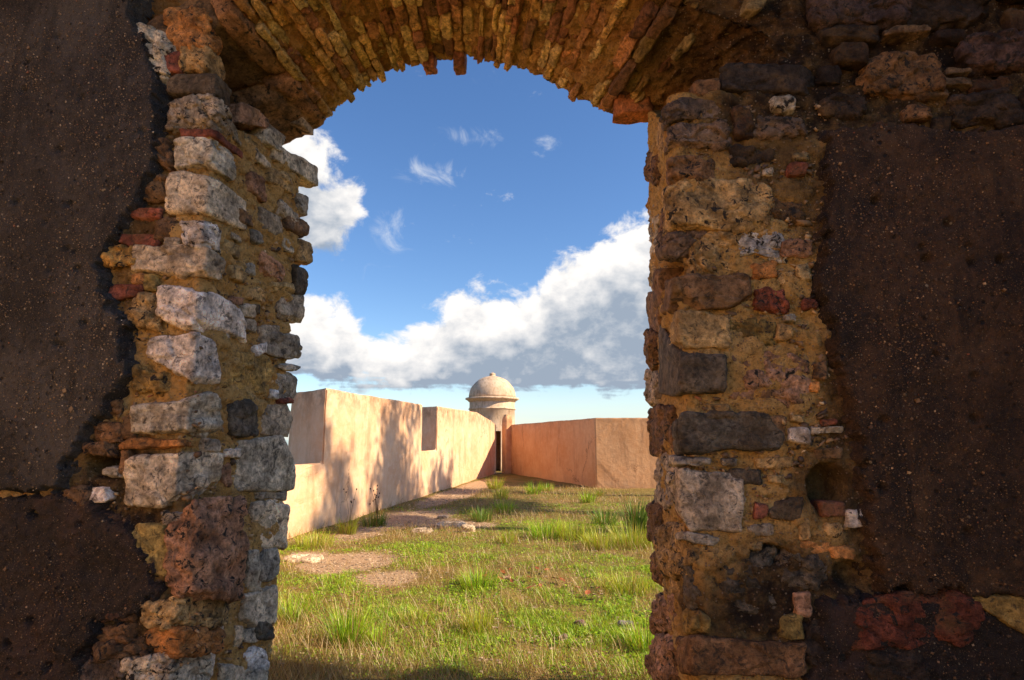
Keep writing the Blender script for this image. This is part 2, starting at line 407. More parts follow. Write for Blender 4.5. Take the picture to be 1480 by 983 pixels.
def stucco_material(name, ca, cb, cl):
    m, t, b = new_mat(name); P = pos_of(t)
    n1 = t.noise(P, 0.9, 7, 0.62); n2 = t.noise(P, 7, 6, 0.65)
    c = t.mix(t.rng(n1, 0.3, 0.7), ca, cb)
    c = t.mix(t.rng(n2, 0.42, 0.78, 0.0, 0.5), c, cl)
    streak = t.noise(t.v('MULTIPLY', P, (1.3, 1.3, 0.35)), 1.5, 6, 0.68, dist=0.5)
    c = t.mix(t.rng(streak, 0.50, 0.74, 0.0, 0.55), c, (0.34, 0.17, 0.085))
    sp = t.new('ShaderNodeSeparateXYZ'); t.l.new(P, sp.inputs[0])
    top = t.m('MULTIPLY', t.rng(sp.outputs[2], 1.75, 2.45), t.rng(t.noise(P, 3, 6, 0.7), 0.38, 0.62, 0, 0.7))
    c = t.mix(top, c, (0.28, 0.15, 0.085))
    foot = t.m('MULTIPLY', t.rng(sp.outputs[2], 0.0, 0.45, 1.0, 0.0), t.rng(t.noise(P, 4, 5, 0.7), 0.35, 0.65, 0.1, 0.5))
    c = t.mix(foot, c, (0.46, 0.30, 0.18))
    v = t.new('ShaderNodeTexVoronoi', feature='DISTANCE_TO_EDGE'); v.inputs['Scale'].default_value = 0.42
    t.put(v.inputs['Vector'], t.v('ADD', P, t.v('SCALE', t.noise(P, 1.6, 5, 0.7, out='Color'), scale=1.1)))
    crack = t.m('MULTIPLY', t.rng(v.outputs['Distance'], 0.004, 0.014, 1.0, 0.0), t.rng(t.noise(P, 0.6, 3), 0.52, 0.62, 0, 0.6))
    c = t.mix(crack, c, (0.16, 0.07, 0.035))
    t.put(b.inputs['Base Color'], c); b.inputs['Roughness'].default_value = 0.9; b.inputs['Specular IOR Level'].default_value = 0.15
    h = t.m('ADD', t.m('MULTIPLY', n1, 2.5), t.m('ADD', t.m('MULTIPLY', n2, 1.0), t.m('MULTIPLY', t.noise(P, 45, 4, 0.6), 0.25)))
    t.put(b.inputs['Normal'], t.bump(h, 0.5, 0.03))
    return m
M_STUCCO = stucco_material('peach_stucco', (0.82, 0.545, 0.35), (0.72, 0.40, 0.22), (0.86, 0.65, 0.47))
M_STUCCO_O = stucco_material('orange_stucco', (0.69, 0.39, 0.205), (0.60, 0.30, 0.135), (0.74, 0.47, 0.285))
def lime_material():
    m, t, b = new_mat('pale_sentry_stucco'); P = pos_of(t)
    n1 = t.noise(P, 1.4, 7, 0.65); n2 = t.noise(t.v('MULTIPLY', P, (3, 3, 0.6)), 3, 6, 0.65)
    c = t.mix(t.rng(n1, 0.3, 0.7), (0.70, 0.55, 0.41), (0.60, 0.43, 0.29))
    c = t.mix(t.rng(n2, 0.44, 0.70, 0, 0.65), c, (0.33, 0.215, 0.13)); c = t.mix(t.rng(t.noise(P, 5, 5, 0.7), 0.56, 0.66, 0, 0.5), c, (0.25, 0.17, 0.11))
    t.put(b.inputs['Base Color'], c); b.inputs['Roughness'].default_value = 0.9; b.inputs['Specular IOR Level'].default_value = 0.15
    t.put(b.inputs['Normal'], t.bump(t.noise(P, 6, 6, 0.6), 0.4, 0.03))
    return m
M_LIME = lime_material()

def ground_material():
    m, t, b = new_mat('courtyard_earth'); P = pos_of(t)
    a = t.new('ShaderNodeAttribute'); a.attribute_name = 'bare'
    n1 = t.noise(P, 1.3, 7, 0.65); n2 = t.noise(P, 22, 7, 0.7); n3 = t.noise(P, 9, 5, 0.6)
    straw = t.mix(t.rng(n1, 0.35, 0.65), (0.36, 0.235, 0.085), (0.20, 0.18, 0.04))
    straw = t.mix(t.rng(n2, 0.35, 0.72, 0, 0.8), straw, (0.10, 0.068, 0.026))
    sand = t.mix(t.rng(n3, 0.35, 0.7), (0.50, 0.345, 0.215), (0.40, 0.26, 0.15))
    sand = t.mix(t.rng(n2, 0.45, 0.75, 0, 0.5), sand, (0.27, 0.17, 0.09))
    k = t.rng(t.m('ADD', a.outputs['Fac'], t.m('MULTIPLY', t.m('SUBTRACT', t.noise(P, 8, 6, 0.7), 0.5), 0.9)), 0.35, 0.65)
    t.put(b.inputs['Base Color'], t.mix(k, straw, sand)); b.inputs['Roughness'].default_value = 0.95; b.inputs['Specular IOR Level'].default_value = 0.1
    h = t.m('ADD', n2, t.m('MULTIPLY', t.noise(P, 90, 4, 0.6), 0.5))
    t.put(b.inputs['Normal'], t.bump(h, 0.9, 0.03))
    return m
M_GROUND = ground_material()
def blade_material(name, trans=0.35):
    m, t, b = new_mat(name); m.node_tree.nodes.remove(b)
    a = t.new('ShaderNodeAttribute'); a.attribute_name = 'blade_color'
    d = t.new('ShaderNodeBsdfDiffuse'); tr = t.new('ShaderNodeBsdfTranslucent'); g = t.new('ShaderNodeBsdfGlossy'); g.inputs['Roughness'].default_value = 0.45
    t.l.new(a.outputs['Color'], d.inputs['Color'])
    t.l.new(t.mix(1.0, a.outputs['Color'], (1.25, 1.15, 0.5), 'MULTIPLY'), tr.inputs['Color'])
    mx = t.new('ShaderNodeMixShader'); mx.inputs[0].default_value = trans; t.l.new(d.outputs[0], mx.inputs[1]); t.l.new(tr.outputs[0], mx.inputs[2])
    m2 = t.new('ShaderNodeMixShader'); m2.inputs[0].default_value = 0.04; t.l.new(mx.outputs[0], m2.inputs[1]); t.l.new(g.outputs[0], m2.inputs[2])
    t.l.new(m2.outputs[0], t.n['Material Output'].inputs['Surface'])
    return m
M_BLADE = blade_material('grass_blade')
def plain(name, colr, rough=0.9, var=0.4, sc_=8):
    m, t, b = new_mat(name); P = pos_of(t)
    n = t.noise(P, sc_, 6, 0.65)
    t.put(b.inputs['Base Color'], t.mix(t.rng(n, 0.3, 0.7), tuple(x * (1 + var) for x in colr), tuple(x * (1 - var) for x in colr)))
    b.inputs['Roughness'].default_value = rough; t.put(b.inputs['Normal'], t.bump(n, 0.6, 0.02)); return m
M_BARK = plain('bark', (0.12, 0.085, 0.06), sc_=14)
M_ROOM = plain('dark_room_render', (0.10, 0.075, 0.055))
M_LEAF = plain('tree_leaf', (0.055, 0.09, 0.022), 0.6, 0.4, 3)
def water_material():
    m, t, b = new_mat('sea_water'); P = pos_of(t)
    b.inputs['Base Color'].default_value = (0.02, 0.06, 0.09, 1); b.inputs['Roughness'].default_value = 0.12
    t.put(b.inputs['Normal'], t.bump(t.noise(P, 0.25, 8, 0.6), 0.5, 0.6)); return m
M_SEA = water_material()

# ------------------------------------------------------------------ ground and sea
YN, YF = 2.6, 3.38                                   # room side and courtyard side of the gate wall
def ellipse_field(x, y, items):
    r = np.zeros_like(x)
    for cx_, cy_, rx, ry, ang, w in items:
        c_, s_ = math.cos(ang), math.sin(ang)
        u = ((x - cx_) * c_ + (y - cy_) * s_) / rx; v = (-(x - cx_) * s_ + (y - cy_) * c_) / ry
        r = np.maximum(r, w * np.clip(1.35 - np.sqrt(u * u + v * v), 0, 1) / 0.8)
    return np.clip(r, 0, 1)
def gpt(x, y): p = on_ground(x, y); return p[0], p[1]
BARE = []
for px_, py_, rx, ry, ang, w in [(505, 812, 0.55, 0.7, -0.5, 1.0), (560, 835, 0.35, 0.4, 0, 0.9), (445, 803, 0.3, 0.4, 0, 0.8), (590, 748, 0.8, 1.6, -0.2, 0.9), (680, 758, 0.5, 0.5, 0, 0.8),
                              (655, 715, 0.55, 3.2, -0.05, 1.0), (696, 700, 0.6, 3.0, -0.05, 0.9), (640, 755, 0.5, 0.8, 0, 0.7), (520, 770, 0.4, 1.0, 0, 0.7)]:
    gx, gy = gpt(px_, py_); BARE.append((gx, gy, rx, ry, ang, w))
LUSH = []
for px_, py_, rx, ry, w in [(600, 800, 0.9, 0.9, 1), (450, 850, 0.7, 0.9, 1), (420, 800, 0.35, 0.8, 1), (640, 740, 0.9, 1.0, 1), (800, 765, 1.2, 1.2, 1), (900, 770, 1.0, 1.4, 1), (900, 830, 0.6, 1.2, 1),
                         (740, 800, 0.9, 0.9, 0.8), (850, 735, 1.6, 1.2, 0.7), (700, 860, 1.2, 0.6, 0.75), (620, 880, 0.9, 0.5, 0.7), (860, 900, 0.9, 0.8, 0.9), (480, 780, 0.5, 0.6, 0.9), (540, 760, 0.35, 1.2, 0.8), (760, 950, 1.6, 0.5, 0.6)]:
    gx, gy = gpt(px_, py_); LUSH.append((gx, gy, rx, ry, 0.0, w))
def bare_at(x, y):
    P = np.stack([x, y, 0 * x], 1)
    return np.clip(ellipse_field(x, y, BARE) + 0.25 * fbm(P, 1.7, 3), 0, 1)
def lush_at(x, y):
    P = np.stack([x, y, 0 * x + 9], 1)
    return np.clip(ellipse_field(x, y, LUSH) * 0.85 + 0.75 * fbm(P, 0.9, 4) + 0.14, 0, 1)
def ground_z(x, y):
    P = np.stack([x, y, 0 * x], 1)
    z = 0.05 * fbm(P, 0.5, 3) + 0.022 * fbm(P + 4, 3.0, 3)
    z = z - 0.02 * bare_at(x, y)
    r = np.sqrt(x ** 2 + (y - 12) ** 2)
    return z - 34 * sstep(44, 95, r)
def axis(lo, hi, dense_lo, dense_hi, step, k):
    mid = np.arange(dense_lo, dense_hi, step)
    a = dense_lo - np.cumsum(step * 1.14 ** np.arange(1, 200)); a = a[a > lo][::-1]
    b = dense_hi + np.cumsum(step * 1.14 ** np.arange(0, 200)); b = b[b < hi]
    return np.concatenate([[lo], a, mid, b, [hi]])
xs = axis(-140, 140, -4.8, 3.6, 0.045, 1); ys = axis(-130, 150, 3.2, 13, 0.045, 1)
X, Y = np.meshgrid(xs, ys, indexing='ij'); xf, yf = X.ravel(), Y.ravel()
gV = np.stack([xf, yf, ground_z(xf, yf)], 1)
g = link_mesh('ground', gV, grid_faces(len(xs), len(ys)), M_GROUND, attrs={'bare': bare_at(xf, yf)})
tag(g, kind='structure')
sv = []
for r_ in (0.0, 40, 200, 1000, 6000, 40000):
    for a_ in range(32): sv.append((r_ * math.cos(a_ * math.pi / 16), r_ * math.sin(a_ * math.pi / 16), -30.0))
sf = [[i * 32 + a_, i * 32 + (a_ + 1) % 32, (i + 1) * 32 + (a_ + 1) % 32, (i + 1) * 32 + a_] for i in range(1, 5) for a_ in range(32)]
sv_ = np.array(sv); sf.append(list(range(32, 64)))
sea = link_mesh('sea', sv_, sf, M_SEA); tag(sea, kind='structure')
for p_ in sea.data.polygons:
    if p_.normal.z < 0: p_.flip()

# ------------------------------------------------------------------ ruined gate wall
ruin = thing('ruined_gate_wall', (-0.6, 3.0, 0), 'dark ruined stone wall pierced by a broken brick arched doorway', 'ruin')

def strip_path(pts, step, soft):
    pts = np.array(pts, float); out = []
    for a, b in zip(pts[:-1], pts[1:]):
        n = max(2, int(np.linalg.norm(b - a) / step)); out.append(a + (b - a) * np.arange(n)[:, None] / n)
    out = np.concatenate(out + [pts[-1:]])
    k = int(soft / step)
    for _ in range(2):
        pad = np.concatenate([out[:1]] * k + [out] + [out[-1:]] * k)
        out2 = np.stack([np.convolve(pad[:, i], np.ones(2 * k + 1) / (2 * k + 1), 'valid') for i in (0, 1)], 1)
        out2[0], out2[-1] = out[0], out[-1]; out = out2
    return out
def masonry_relief(P, amp=1.0):
    b, s2, cv = cells(P * np.array([1, 1, 1.5]), 7.5)
    d = 0.022 * (cv - 0.5) * sstep(0.02, 0.3, s2 - b) - 0.012 * (1 - sstep(0.0, 0.16, s2 - b))
    d = d + 0.026 * fbm(P, 2.6, 3) + 0.022 * fbm(P + 3, 9, 4, 0.6) + 0.016 * fbm(P + 9, 26, 3, 0.65)
    b2, s3, c2 = cells(P + 11, 26)
    d = d + 0.011 * (c2 > 0.66) * sstep(0.5, 0.1, b2) - 0.016 * (c2 < 0.14) * sstep(0.5, 0.15, b2)
    return amp * d
def pier(path, z0, ztop, grime_shade_f, extra=None, step=0.0125):
    pp = strip_path(path, step, 0.035); n = len(pp)
    zz = np.arange(0, 1.0001, step / (ztop(pp[n // 2]) - z0))
    top = np.array([ztop(q) for q in pp])
    P = np.zeros((n, len(zz), 3)); P[:, :, 0] = pp[:, None, 0]; P[:, :, 1] = pp[:, None, 1]
    P[:, :, 2] = z0 + (top[:, None] - z0) * zz[None, :]
    N = grid_normals(P); f = P.reshape(-1, 3)
    d = masonry_relief(f)
    if extra is not None: d = d + extra(f)
    V = f + N.reshape(-1, 3) * d[:, None]
    Fc = grid_faces(n, len(zz)).tolist(); m_ = len(zz)
    Fc.append([i * m_ + m_ - 1 for i in range(n)][::-1]); Fc.append([i * m_ for i in range(n)])
    return link_mesh('pier', V, Fc, M_MORTAR, ruin, loc=(pp[:, 0].mean(), 3.0, 0), attrs={'grime': grime_shade_f(f)})

XL0, XL1 = -1.80, -1.685       # left reveal, room side and courtyard side
XR0, XR1 = 0.475, 0.465        # right reveal
def px_field(f, items):
    """dirt and painted-shade map on the room-side face: blobs given as photograph x, y, radius x, radius y, weight"""
    r = np.zeros(len(f))
    for x, y, rx, ry, w in items:
        c_ = on_y(x, y, YN); e_ = on_y(x + rx, y, YN); t_ = on_y(x, y - ry, YN)
        u = (f[:, 0] - c_[0]) / (e_[0] - c_[0]); v = (f[:, 2] - c_[2]) / (t_[2] - c_[2])
        r = np.maximum(r, w * sstep(1.3, 0.6, np.sqrt(u * u + v * v)))
    return r
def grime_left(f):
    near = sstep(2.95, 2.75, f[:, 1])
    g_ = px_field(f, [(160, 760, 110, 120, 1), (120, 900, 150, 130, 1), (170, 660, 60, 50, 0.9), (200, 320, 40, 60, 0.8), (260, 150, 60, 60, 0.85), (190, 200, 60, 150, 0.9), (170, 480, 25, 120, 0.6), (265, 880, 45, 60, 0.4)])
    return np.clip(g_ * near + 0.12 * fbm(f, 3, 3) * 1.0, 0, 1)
def grime_shade_right(f):
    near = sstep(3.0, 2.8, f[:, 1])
    g_ = px_field(f, [(1400, 140, 330, 70, 1), (1150, 150, 150, 60, 1), (1140, 240, 90, 50, 0.75), (1190, 310, 50, 60, 0.8), (1060, 190, 90, 40, 0.6), (1150, 880, 140, 100, 1), (1300, 900, 260, 80, 1), (1050, 900, 90, 60, 0.85), (1250, 640, 60, 220, 0.9), (1190, 700, 50, 60, 0.7), (1010, 400, 30, 60, 0.5)])  # upper right blobs hold painted corner shade besides the dirt
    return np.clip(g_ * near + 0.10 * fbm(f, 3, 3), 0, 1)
def cavity(items):
    def fn(f):
        d = np.zeros(len(f))
        for x, y, rx, ry, dep in items:
            c_ = on_y(x, y, YN); e_ = on_y(x + rx, y, YN); t_ = on_y(x, y - ry, YN)
            u = (f[:, 0] - c_[0]) / (e_[0] - c_[0]); v = (f[:, 2] - c_[2]) / (t_[2] - c_[2])
            w = 0.18 * fbm(f, 9, 3)
            d = d - dep * sstep(1.15, 0.75, np.sqrt(u * u + v * v) + w) * sstep(3.2, 2.9, f[:, 1])
        return d
    return fn
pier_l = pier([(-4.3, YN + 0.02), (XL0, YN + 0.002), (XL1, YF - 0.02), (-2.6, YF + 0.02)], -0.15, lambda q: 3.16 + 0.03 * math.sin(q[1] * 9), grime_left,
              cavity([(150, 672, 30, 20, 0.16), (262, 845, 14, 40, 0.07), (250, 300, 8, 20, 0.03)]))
pier_r = pier([(1.4, YF + 0.02), (XR1, YF - 0.02), (XR0, YN + 0.0), (3.3, YN + 0.02)], -0.15, lambda q: 3.10 + 0.30 * float(sstep(2.75, 3.3, q[1])), grime_shade_right,
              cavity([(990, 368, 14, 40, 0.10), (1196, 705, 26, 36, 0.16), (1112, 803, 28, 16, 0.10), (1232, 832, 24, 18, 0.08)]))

# ---- the arch: its underside runs between a courtyard-side and a wider room-side outline
PF = np.array([(-2.02, 3.12), (-1.98, 3.40), (-1.90, 3.545), (-1.72, 3.555), (-1.54, 3.575), (-1.40, 3.69), (-1.25, 3.81), (-1.07, 3.885), (-0.86, 3.925), (-0.66, 3.93), (-0.44, 3.865), (-0.29, 3.80), (-0.13, 3.715), (0.04, 3.58), (0.17, 3.51), (0.29, 3.475), (0.40, 3.45), (0.53, 3.42), (0.60, 3.32), (0.62, 3.10)])
PNR = np.array([(-2.34, 3.12), (-2.26, 3.34), (-2.10, 3.56), (-1.90, 3.66), (-1.72, 3.72), (-1.52, 3.80), (-1.32, 3.88), (-1.10, 3.945), (-0.88, 3.985), (-0.64, 3.99), (-0.40, 3.95), (-0.22, 3.91), (-0.02, 3.85), (0.20, 3.76), (0.40, 3.67), (0.58, 3.58), (0.76, 3.50), (0.92, 3.42), (1.02, 3.30), (1.06, 3.08)])
def outline(P, t):
    s = np.concatenate([[0], np.cumsum(np.linalg.norm(np.diff(P, axis=0), axis=1))]); s /= s[-1]
    t = np.asarray(t, float)
    return np.stack([np.interp(t, s, P[:, 0]), np.interp(t, s, P[:, 1])], -1)
def arch_pt(t, w, off=0.0):
    """t round the arch, w from the room side (0) to the courtyard side (1), off into the masonry"""
    a = outline(PNR, t) * (1 - w) + outline(PF, t) * w
    t2 = np.clip(np.asarray(t) + 0.01, 0, 1); t1 = np.clip(np.asarray(t) - 0.01, 0, 1)
    tg = (outline(PNR, t2) - outline(PNR, t1)) * (1 - w) + (outline(PF, t2) - outline(PF, t1)) * w
    nr = np.array([-tg[1], tg[0]]) / (np.linalg.norm(tg) + 1e-9)
    if nr[1] < 0 and abs(nr[1]) > 0.3: nr = -nr
    return np.array([a[0] + nr[0] * off, YN + 0.04 + (YF - YN - 0.04) * w, a[1] + nr[1] * off])
nt = 330; ts = np.linspace(0, 1, nt)
pn, pf = outline(PNR, ts), outline(PF, ts)
per = np.array([(-4.3, 3.05), (-4.3, 4.35), (3.3, 4.35), (3.3, 3.05)])
def perim(t):
    out = np.zeros((len(t), 2))
    for i, q in enumerate(t):
        if q < 0.16: out[i] = (-4.3, 3.05 + 1.3 * q / 0.16)
        elif q > 0.84: out[i] = (3.3, 3.05 + 1.3 * (1 - q) / 0.16)
        else: out[i] = (-4.3 + 7.6 * (q - 0.16) / 0.68, 4.35)
    return out
op = perim(ts)
rows = []
def row(xz, y): rows.append(np.stack([xz[:, 0], np.full(nt, y) if np.isscalar(y) else y, xz[:, 1]], 1))
for k in np.linspace(0, 1, 90)[:-1] ** 0.8:
    row(op * (1 - k) + pn * k, YN + 0.05)
for k in np.linspace(0, 1, 62):
    lift = np.array([0, 0.024]); a = pn * (1 - k) + pf * k; row(a + lift, YN + 0.05 + (YF - YN - 0.05) * k)
for k in np.linspace(0, 1, 24)[1:]:
    row(pf * (1 - k) + op * k, YF + 0.01)
P = np.array(rows).transpose(1, 0, 2)
from_c = P.reshape(-1, 3)
N = grid_normals(P)
dd = masonry_relief(from_c, 1.25)
V = from_c - N.reshape(-1, 3) * dd[:, None] * -1
def grime_shade_arch(f):
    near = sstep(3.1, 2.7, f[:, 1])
    g_ = px_field(f, [(1300, 60, 420, 160, 1.0), (1150, 120, 140, 80, 1.0), (240, 90, 80, 100, 0.5)])  # upper right is darkened further as painted corner shade
    shelf = np.maximum(sstep(-1.62, -1.8, f[:, 0]), 1.5 * sstep(0.30, 0.5, f[:, 0])) * sstep(3.3, 3.0, f[:, 1])  # recess shade at the springings painted as dark tone
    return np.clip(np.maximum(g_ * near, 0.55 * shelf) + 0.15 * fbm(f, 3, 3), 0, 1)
arch = link_mesh('arch', V, [q[::-1] for q in grid_faces(nt, P.shape[1]).tolist()], M_ARCHM, ruin, loc=(-0.6, 3.0, 3.7), attrs={'grime': grime_shade_arch(from_c)})

rnd = random.Random(11)
def jit(c_, a):
    l_ = 1 + 1.6 * a * rnd.uniform(-1, 1); w_ = 0.06 * rnd.uniform(-1, 1)
    return (c_[0] * l_ * (1 + w_), c_[1] * l_, c_[2] * l_ * (1 - w_))
TINT = dict(pale=(0.58, 0.475, 0.33), white=(0.74, 0.65, 0.55), gray=(0.42, 0.35, 0.255), dark=(0.075, 0.06, 0.045), ochre=(0.47, 0.28, 0.08), olive=(0.30, 0.20, 0.06), red=(0.27, 0.085, 0.05),
            pink=(0.40, 0.215, 0.12), brown=(0.24, 0.13, 0.06), orange=(0.47, 0.21, 0.065), sand=(0.46, 0.30, 0.125), purple=(0.21, 0.14, 0.095), basalt=(0.125, 0.10, 0.07), black=(0.05, 0.035, 0.025))
count = [0]
def put_block(name, c8, parent, tint, mat=None, n=9, k=6.0, rough=0.012, fr=9.0, chip=0.012, wob=0.015, smooth=True, planes=9, grow=1.10):
    count[0] += 1
    V, Fq = block_geo(c8, n, k, rough, fr, chip, wob, seed=count[0], planes=planes, grow=grow)
    o = link_mesh(name, V, Fq, mat or M_STONE, parent, smooth, loc=V.mean(0))
    tc_ = TINT[tint] if isinstance(tint, str) else tint
    o.color = (*jit(tc_, 0.12), 1.0)
    return o
def c8_from(front, back):
    """front/back: four corners TL TR BR BL -> c8[x][y][z] with y = depth"""
    c8 = np.zeros((2, 2, 2, 3))
    for y, q in ((0, front), (1, back)):
        c8[0, y, 1], c8[1, y, 1], c8[1, y, 0], c8[0, y, 0] = q
    return c8
# bricks of the arch, course by course, each laid radially and running towards the courtyard
T0, T1, NC = 0.228, 0.905, 46
_wd = np.array([rnd.uniform(0.6, 1.5) for _ in range(NC)]); _cut = np.concatenate([[0], np.cumsum(_wd)]) / _wd.sum()
for i in range(NC):
    ta = T0 + (T1 - T0) * _cut[i]; tb = T0 + (T1 - T0) * _cut[i + 1]
    gap = (tb - ta) * rnd.uniform(0.07, 0.17)
    ta += gap * 0.5; tb -= gap * 0.5
    w = rnd.uniform(-0.28, -0.04)
    proud = rnd.uniform(-0.025, 0.030)
    while w < 0.97:
        ln = rnd.uniform(0.15, 0.29); w2 = min(w + ln, rnd.uniform(0.985, 1.05) if w + ln > 0.9 else w + ln)
        if w + ln > 0.9: w2 = rnd.uniform(0.94, 1.05)
        off = -proud - rnd.uniform(-0.030, 0.018)
        if rnd.random() < 0.10: off += 0.03
        right_gone = ta > 0.80 and w2 < 0.93
        if not (right_gone and rnd.random() < 0.72) and rnd.random() > 0.05:
            lo = [[None] * 2 for _ in range(2)]; c8 = np.zeros((2, 2, 2, 3))
            for a_, t_ in enumerate((ta, tb)):
                for b_, w_ in enumerate((w + 0.012, w2)):
                    c8[a_, b_, 0] = arch_pt(t_, w_, off); c8[a_, b_, 1] = arch_pt(t_, w_, off + 0.13)
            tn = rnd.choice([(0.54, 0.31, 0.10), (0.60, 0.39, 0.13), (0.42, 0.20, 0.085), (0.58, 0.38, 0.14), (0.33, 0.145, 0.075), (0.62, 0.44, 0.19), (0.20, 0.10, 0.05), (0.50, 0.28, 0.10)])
            if c8[:, :, :, 1].mean() < 3.15 and c8[:, :, :, 0].mean() > 0.36: tn = tuple(x * 0.38 for x in tn)  # shade of the right recess painted into the brick tint
            put_block('brick', c8, arch, tn, M_BRICK, n=8, k=14, rough=0.012, fr=19, chip=0.012, wob=0.010, planes=5, grow=1.03)
        w = w2 + 0.004
# the flat clay block left hanging at the right springing, and stones of the left springing
def box8(x0, x1, y0, y1, z0, z1, sk=0.0):
    c8 = np.zeros((2, 2, 2, 3))
    for a_, x in enumerate((x0, x1)):
        for b_, y in enumerate((y0, y1)):
            for d_, z in enumerate((z0, z1)): c8[a_, b_, d_] = (x + sk * d_, y, z)
    return c8
q = [on_y(891, 100, 3.24), on_y(934, 98, 3.24), on_y(946, 163, 3.24), on_y(890, 169, 3.24)]
put_block('brick', c8_from(q, [p_ + (0, 0.12, 0) for p_ in q]), arch, (0.42, 0.155, 0.06), M_BRICK, n=10, k=14, rough=0.004, fr=12, chip=0.004, wob=0.006)
for (tA, tB, wA, wB, off, tn, mt, kk, ro, nn) in [(0.118, 0.205, -0.02, 0.52, 0.015, (0.16, 0.10, 0.05), M_STONE, 12, 0.006, 12), (0.07, 0.222, 0.56, 1.04, -0.03, (0.30, 0.16, 0.07), M_ROUGH, 6, 0.022, 14), (0.03, 0.112, -0.05, 0.50, -0.04, (0.36, 0.20, 0.085), M_ROUGH, 5, 0.02, 12),
                                           (0.196, 0.226, -0.05, 0.50, -0.015, (0.33, 0.17, 0.08), M_ROUGH, 6, 0.014, 10), (0.18, 0.228, 0.52, 1.0, -0.045, (0.28, 0.14, 0.07), M_ROUGH, 6, 0.02, 10), (0.916, 0.965, 0.45, 0.9, -0.02, (0.25, 0.12, 0.05), M_ROUGH, 5, 0.02, 10)]:
    c8 = np.zeros((2, 2, 2, 3))
    for a_, t_ in enumerate((tA, tB)):
        for b_, w_ in enumerate((wA, wB)):
            c8[a_, b_, 0] = arch_pt(t_, w_, off); c8[a_, b_, 1] = arch_pt(t_, w_, off + 0.2)
    put_block('stone', c8, arch, tn, mt, n=nn, k=kk, rough=ro, fr=9, chip=ro * 0.9, wob=0.02)
q = [on_y(402, 164, YF - 0.1), on_y(440, 164, YF - 0.1), on_y(440, 181, YF - 0.1), on_y(402, 177, YF - 0.1)]
put_block('stone', c8_from(q, [p_ + (0, 0.14, 0) for p_ in q]), arch, (0.36, 0.25, 0.15), M_STONE, n=7, k=9, rough=0.004, chip=0.005, wob=0.006)
# thin brick ends broken off at the crown
for px_, py_ in [(618, 92), (662, 93)]:
    q = [on_y(px_ - 8, py_ - 30, YF - 0.04), on_y(px_ + 8, py_ - 30, YF - 0.04), on_y(px_ + 9, py_ + 2, YF - 0.04), on_y(px_ - 7, py_ + 3, YF - 0.04)]
    put_block('brick', c8_from(q, [p_ + (0, 0.10, 0.0) for p_ in q]), arch, (0.30, 0.13, 0.075), M_BRICK, n=7, k=20, rough=0.006, fr=18, chip=0.010, wob=0.008, planes=3, grow=1.0)

# ---- stones of the piers.  x0: top, bottom; x1: top, bottom (photograph) on the named face
LPN = (np.array([XL0, YN, 0]), np.array([(YF - YN), -(XL1 - XL0), 0]) / math.hypot(YF - YN, XL1 - XL0))   # left reveal and its normal
RPN = (np.array([XR0, YN, 0]), np.array([-1.0, -0.01, 0]))
def on_face(face, x, y):
    if face == 'N': return on_y(x, y, YN)
    p, n = LPN if face == 'L' else RPN
    return on_plane(x, y, p, n)
def face_out(face): return np.array([0, -1.0, 0]) if face == 'N' else (LPN[1] if face == 'L' else RPN[1])
def face_stone(face, x0, t0, b0, x1, t1, b1, tint, pr=0.02, parent=None, kind='s', dep=0.13, k=None):
    q = [on_face(face, x0, t0), on_face(face, x1, t1), on_face(face, x1, b1), on_face(face, x0, b0)]
    n = face_out(face)
    if face == 'R': q = [q[1], q[0], q[3], q[2]]
    if face == 'R': q = [q[1], q[0], q[3], q[2]]
    fr_ = [p_ + n * pr for p_ in q]; bk = [p_ - n * dep for p_ in q]
    size = max(np.linalg.norm(q[0] - q[2]), 0.03)
    nn = int(np.clip(size / 0.012, 7, 26))
    sm = min(1.0, size / 0.25)
    if kind == 's': kw = dict(k=k or 12, rough=0.007 * sm, fr=8 / max(sm, 0.35), chip=0.013 * sm, wob=0.018 * sm)
    elif kind == 'b': kw = dict(k=k or 10, rough=0.005 * sm, fr=9 / max(sm, 0.35), chip=0.006 * sm, wob=0.010 * sm)      # squared, smoother
    else: kw = dict(k=k or 6.5, rough=0.020 * sm, fr=10 / max(sm, 0.35), chip=0.024 * sm, wob=0.032 * sm)            # rough rubble
    c8 = c8_from(fr_, bk)
    return put_block('stone', c8, parent, tint, M_ROUGH if kind == 'r' else M_STONE, n=nn, **kw)
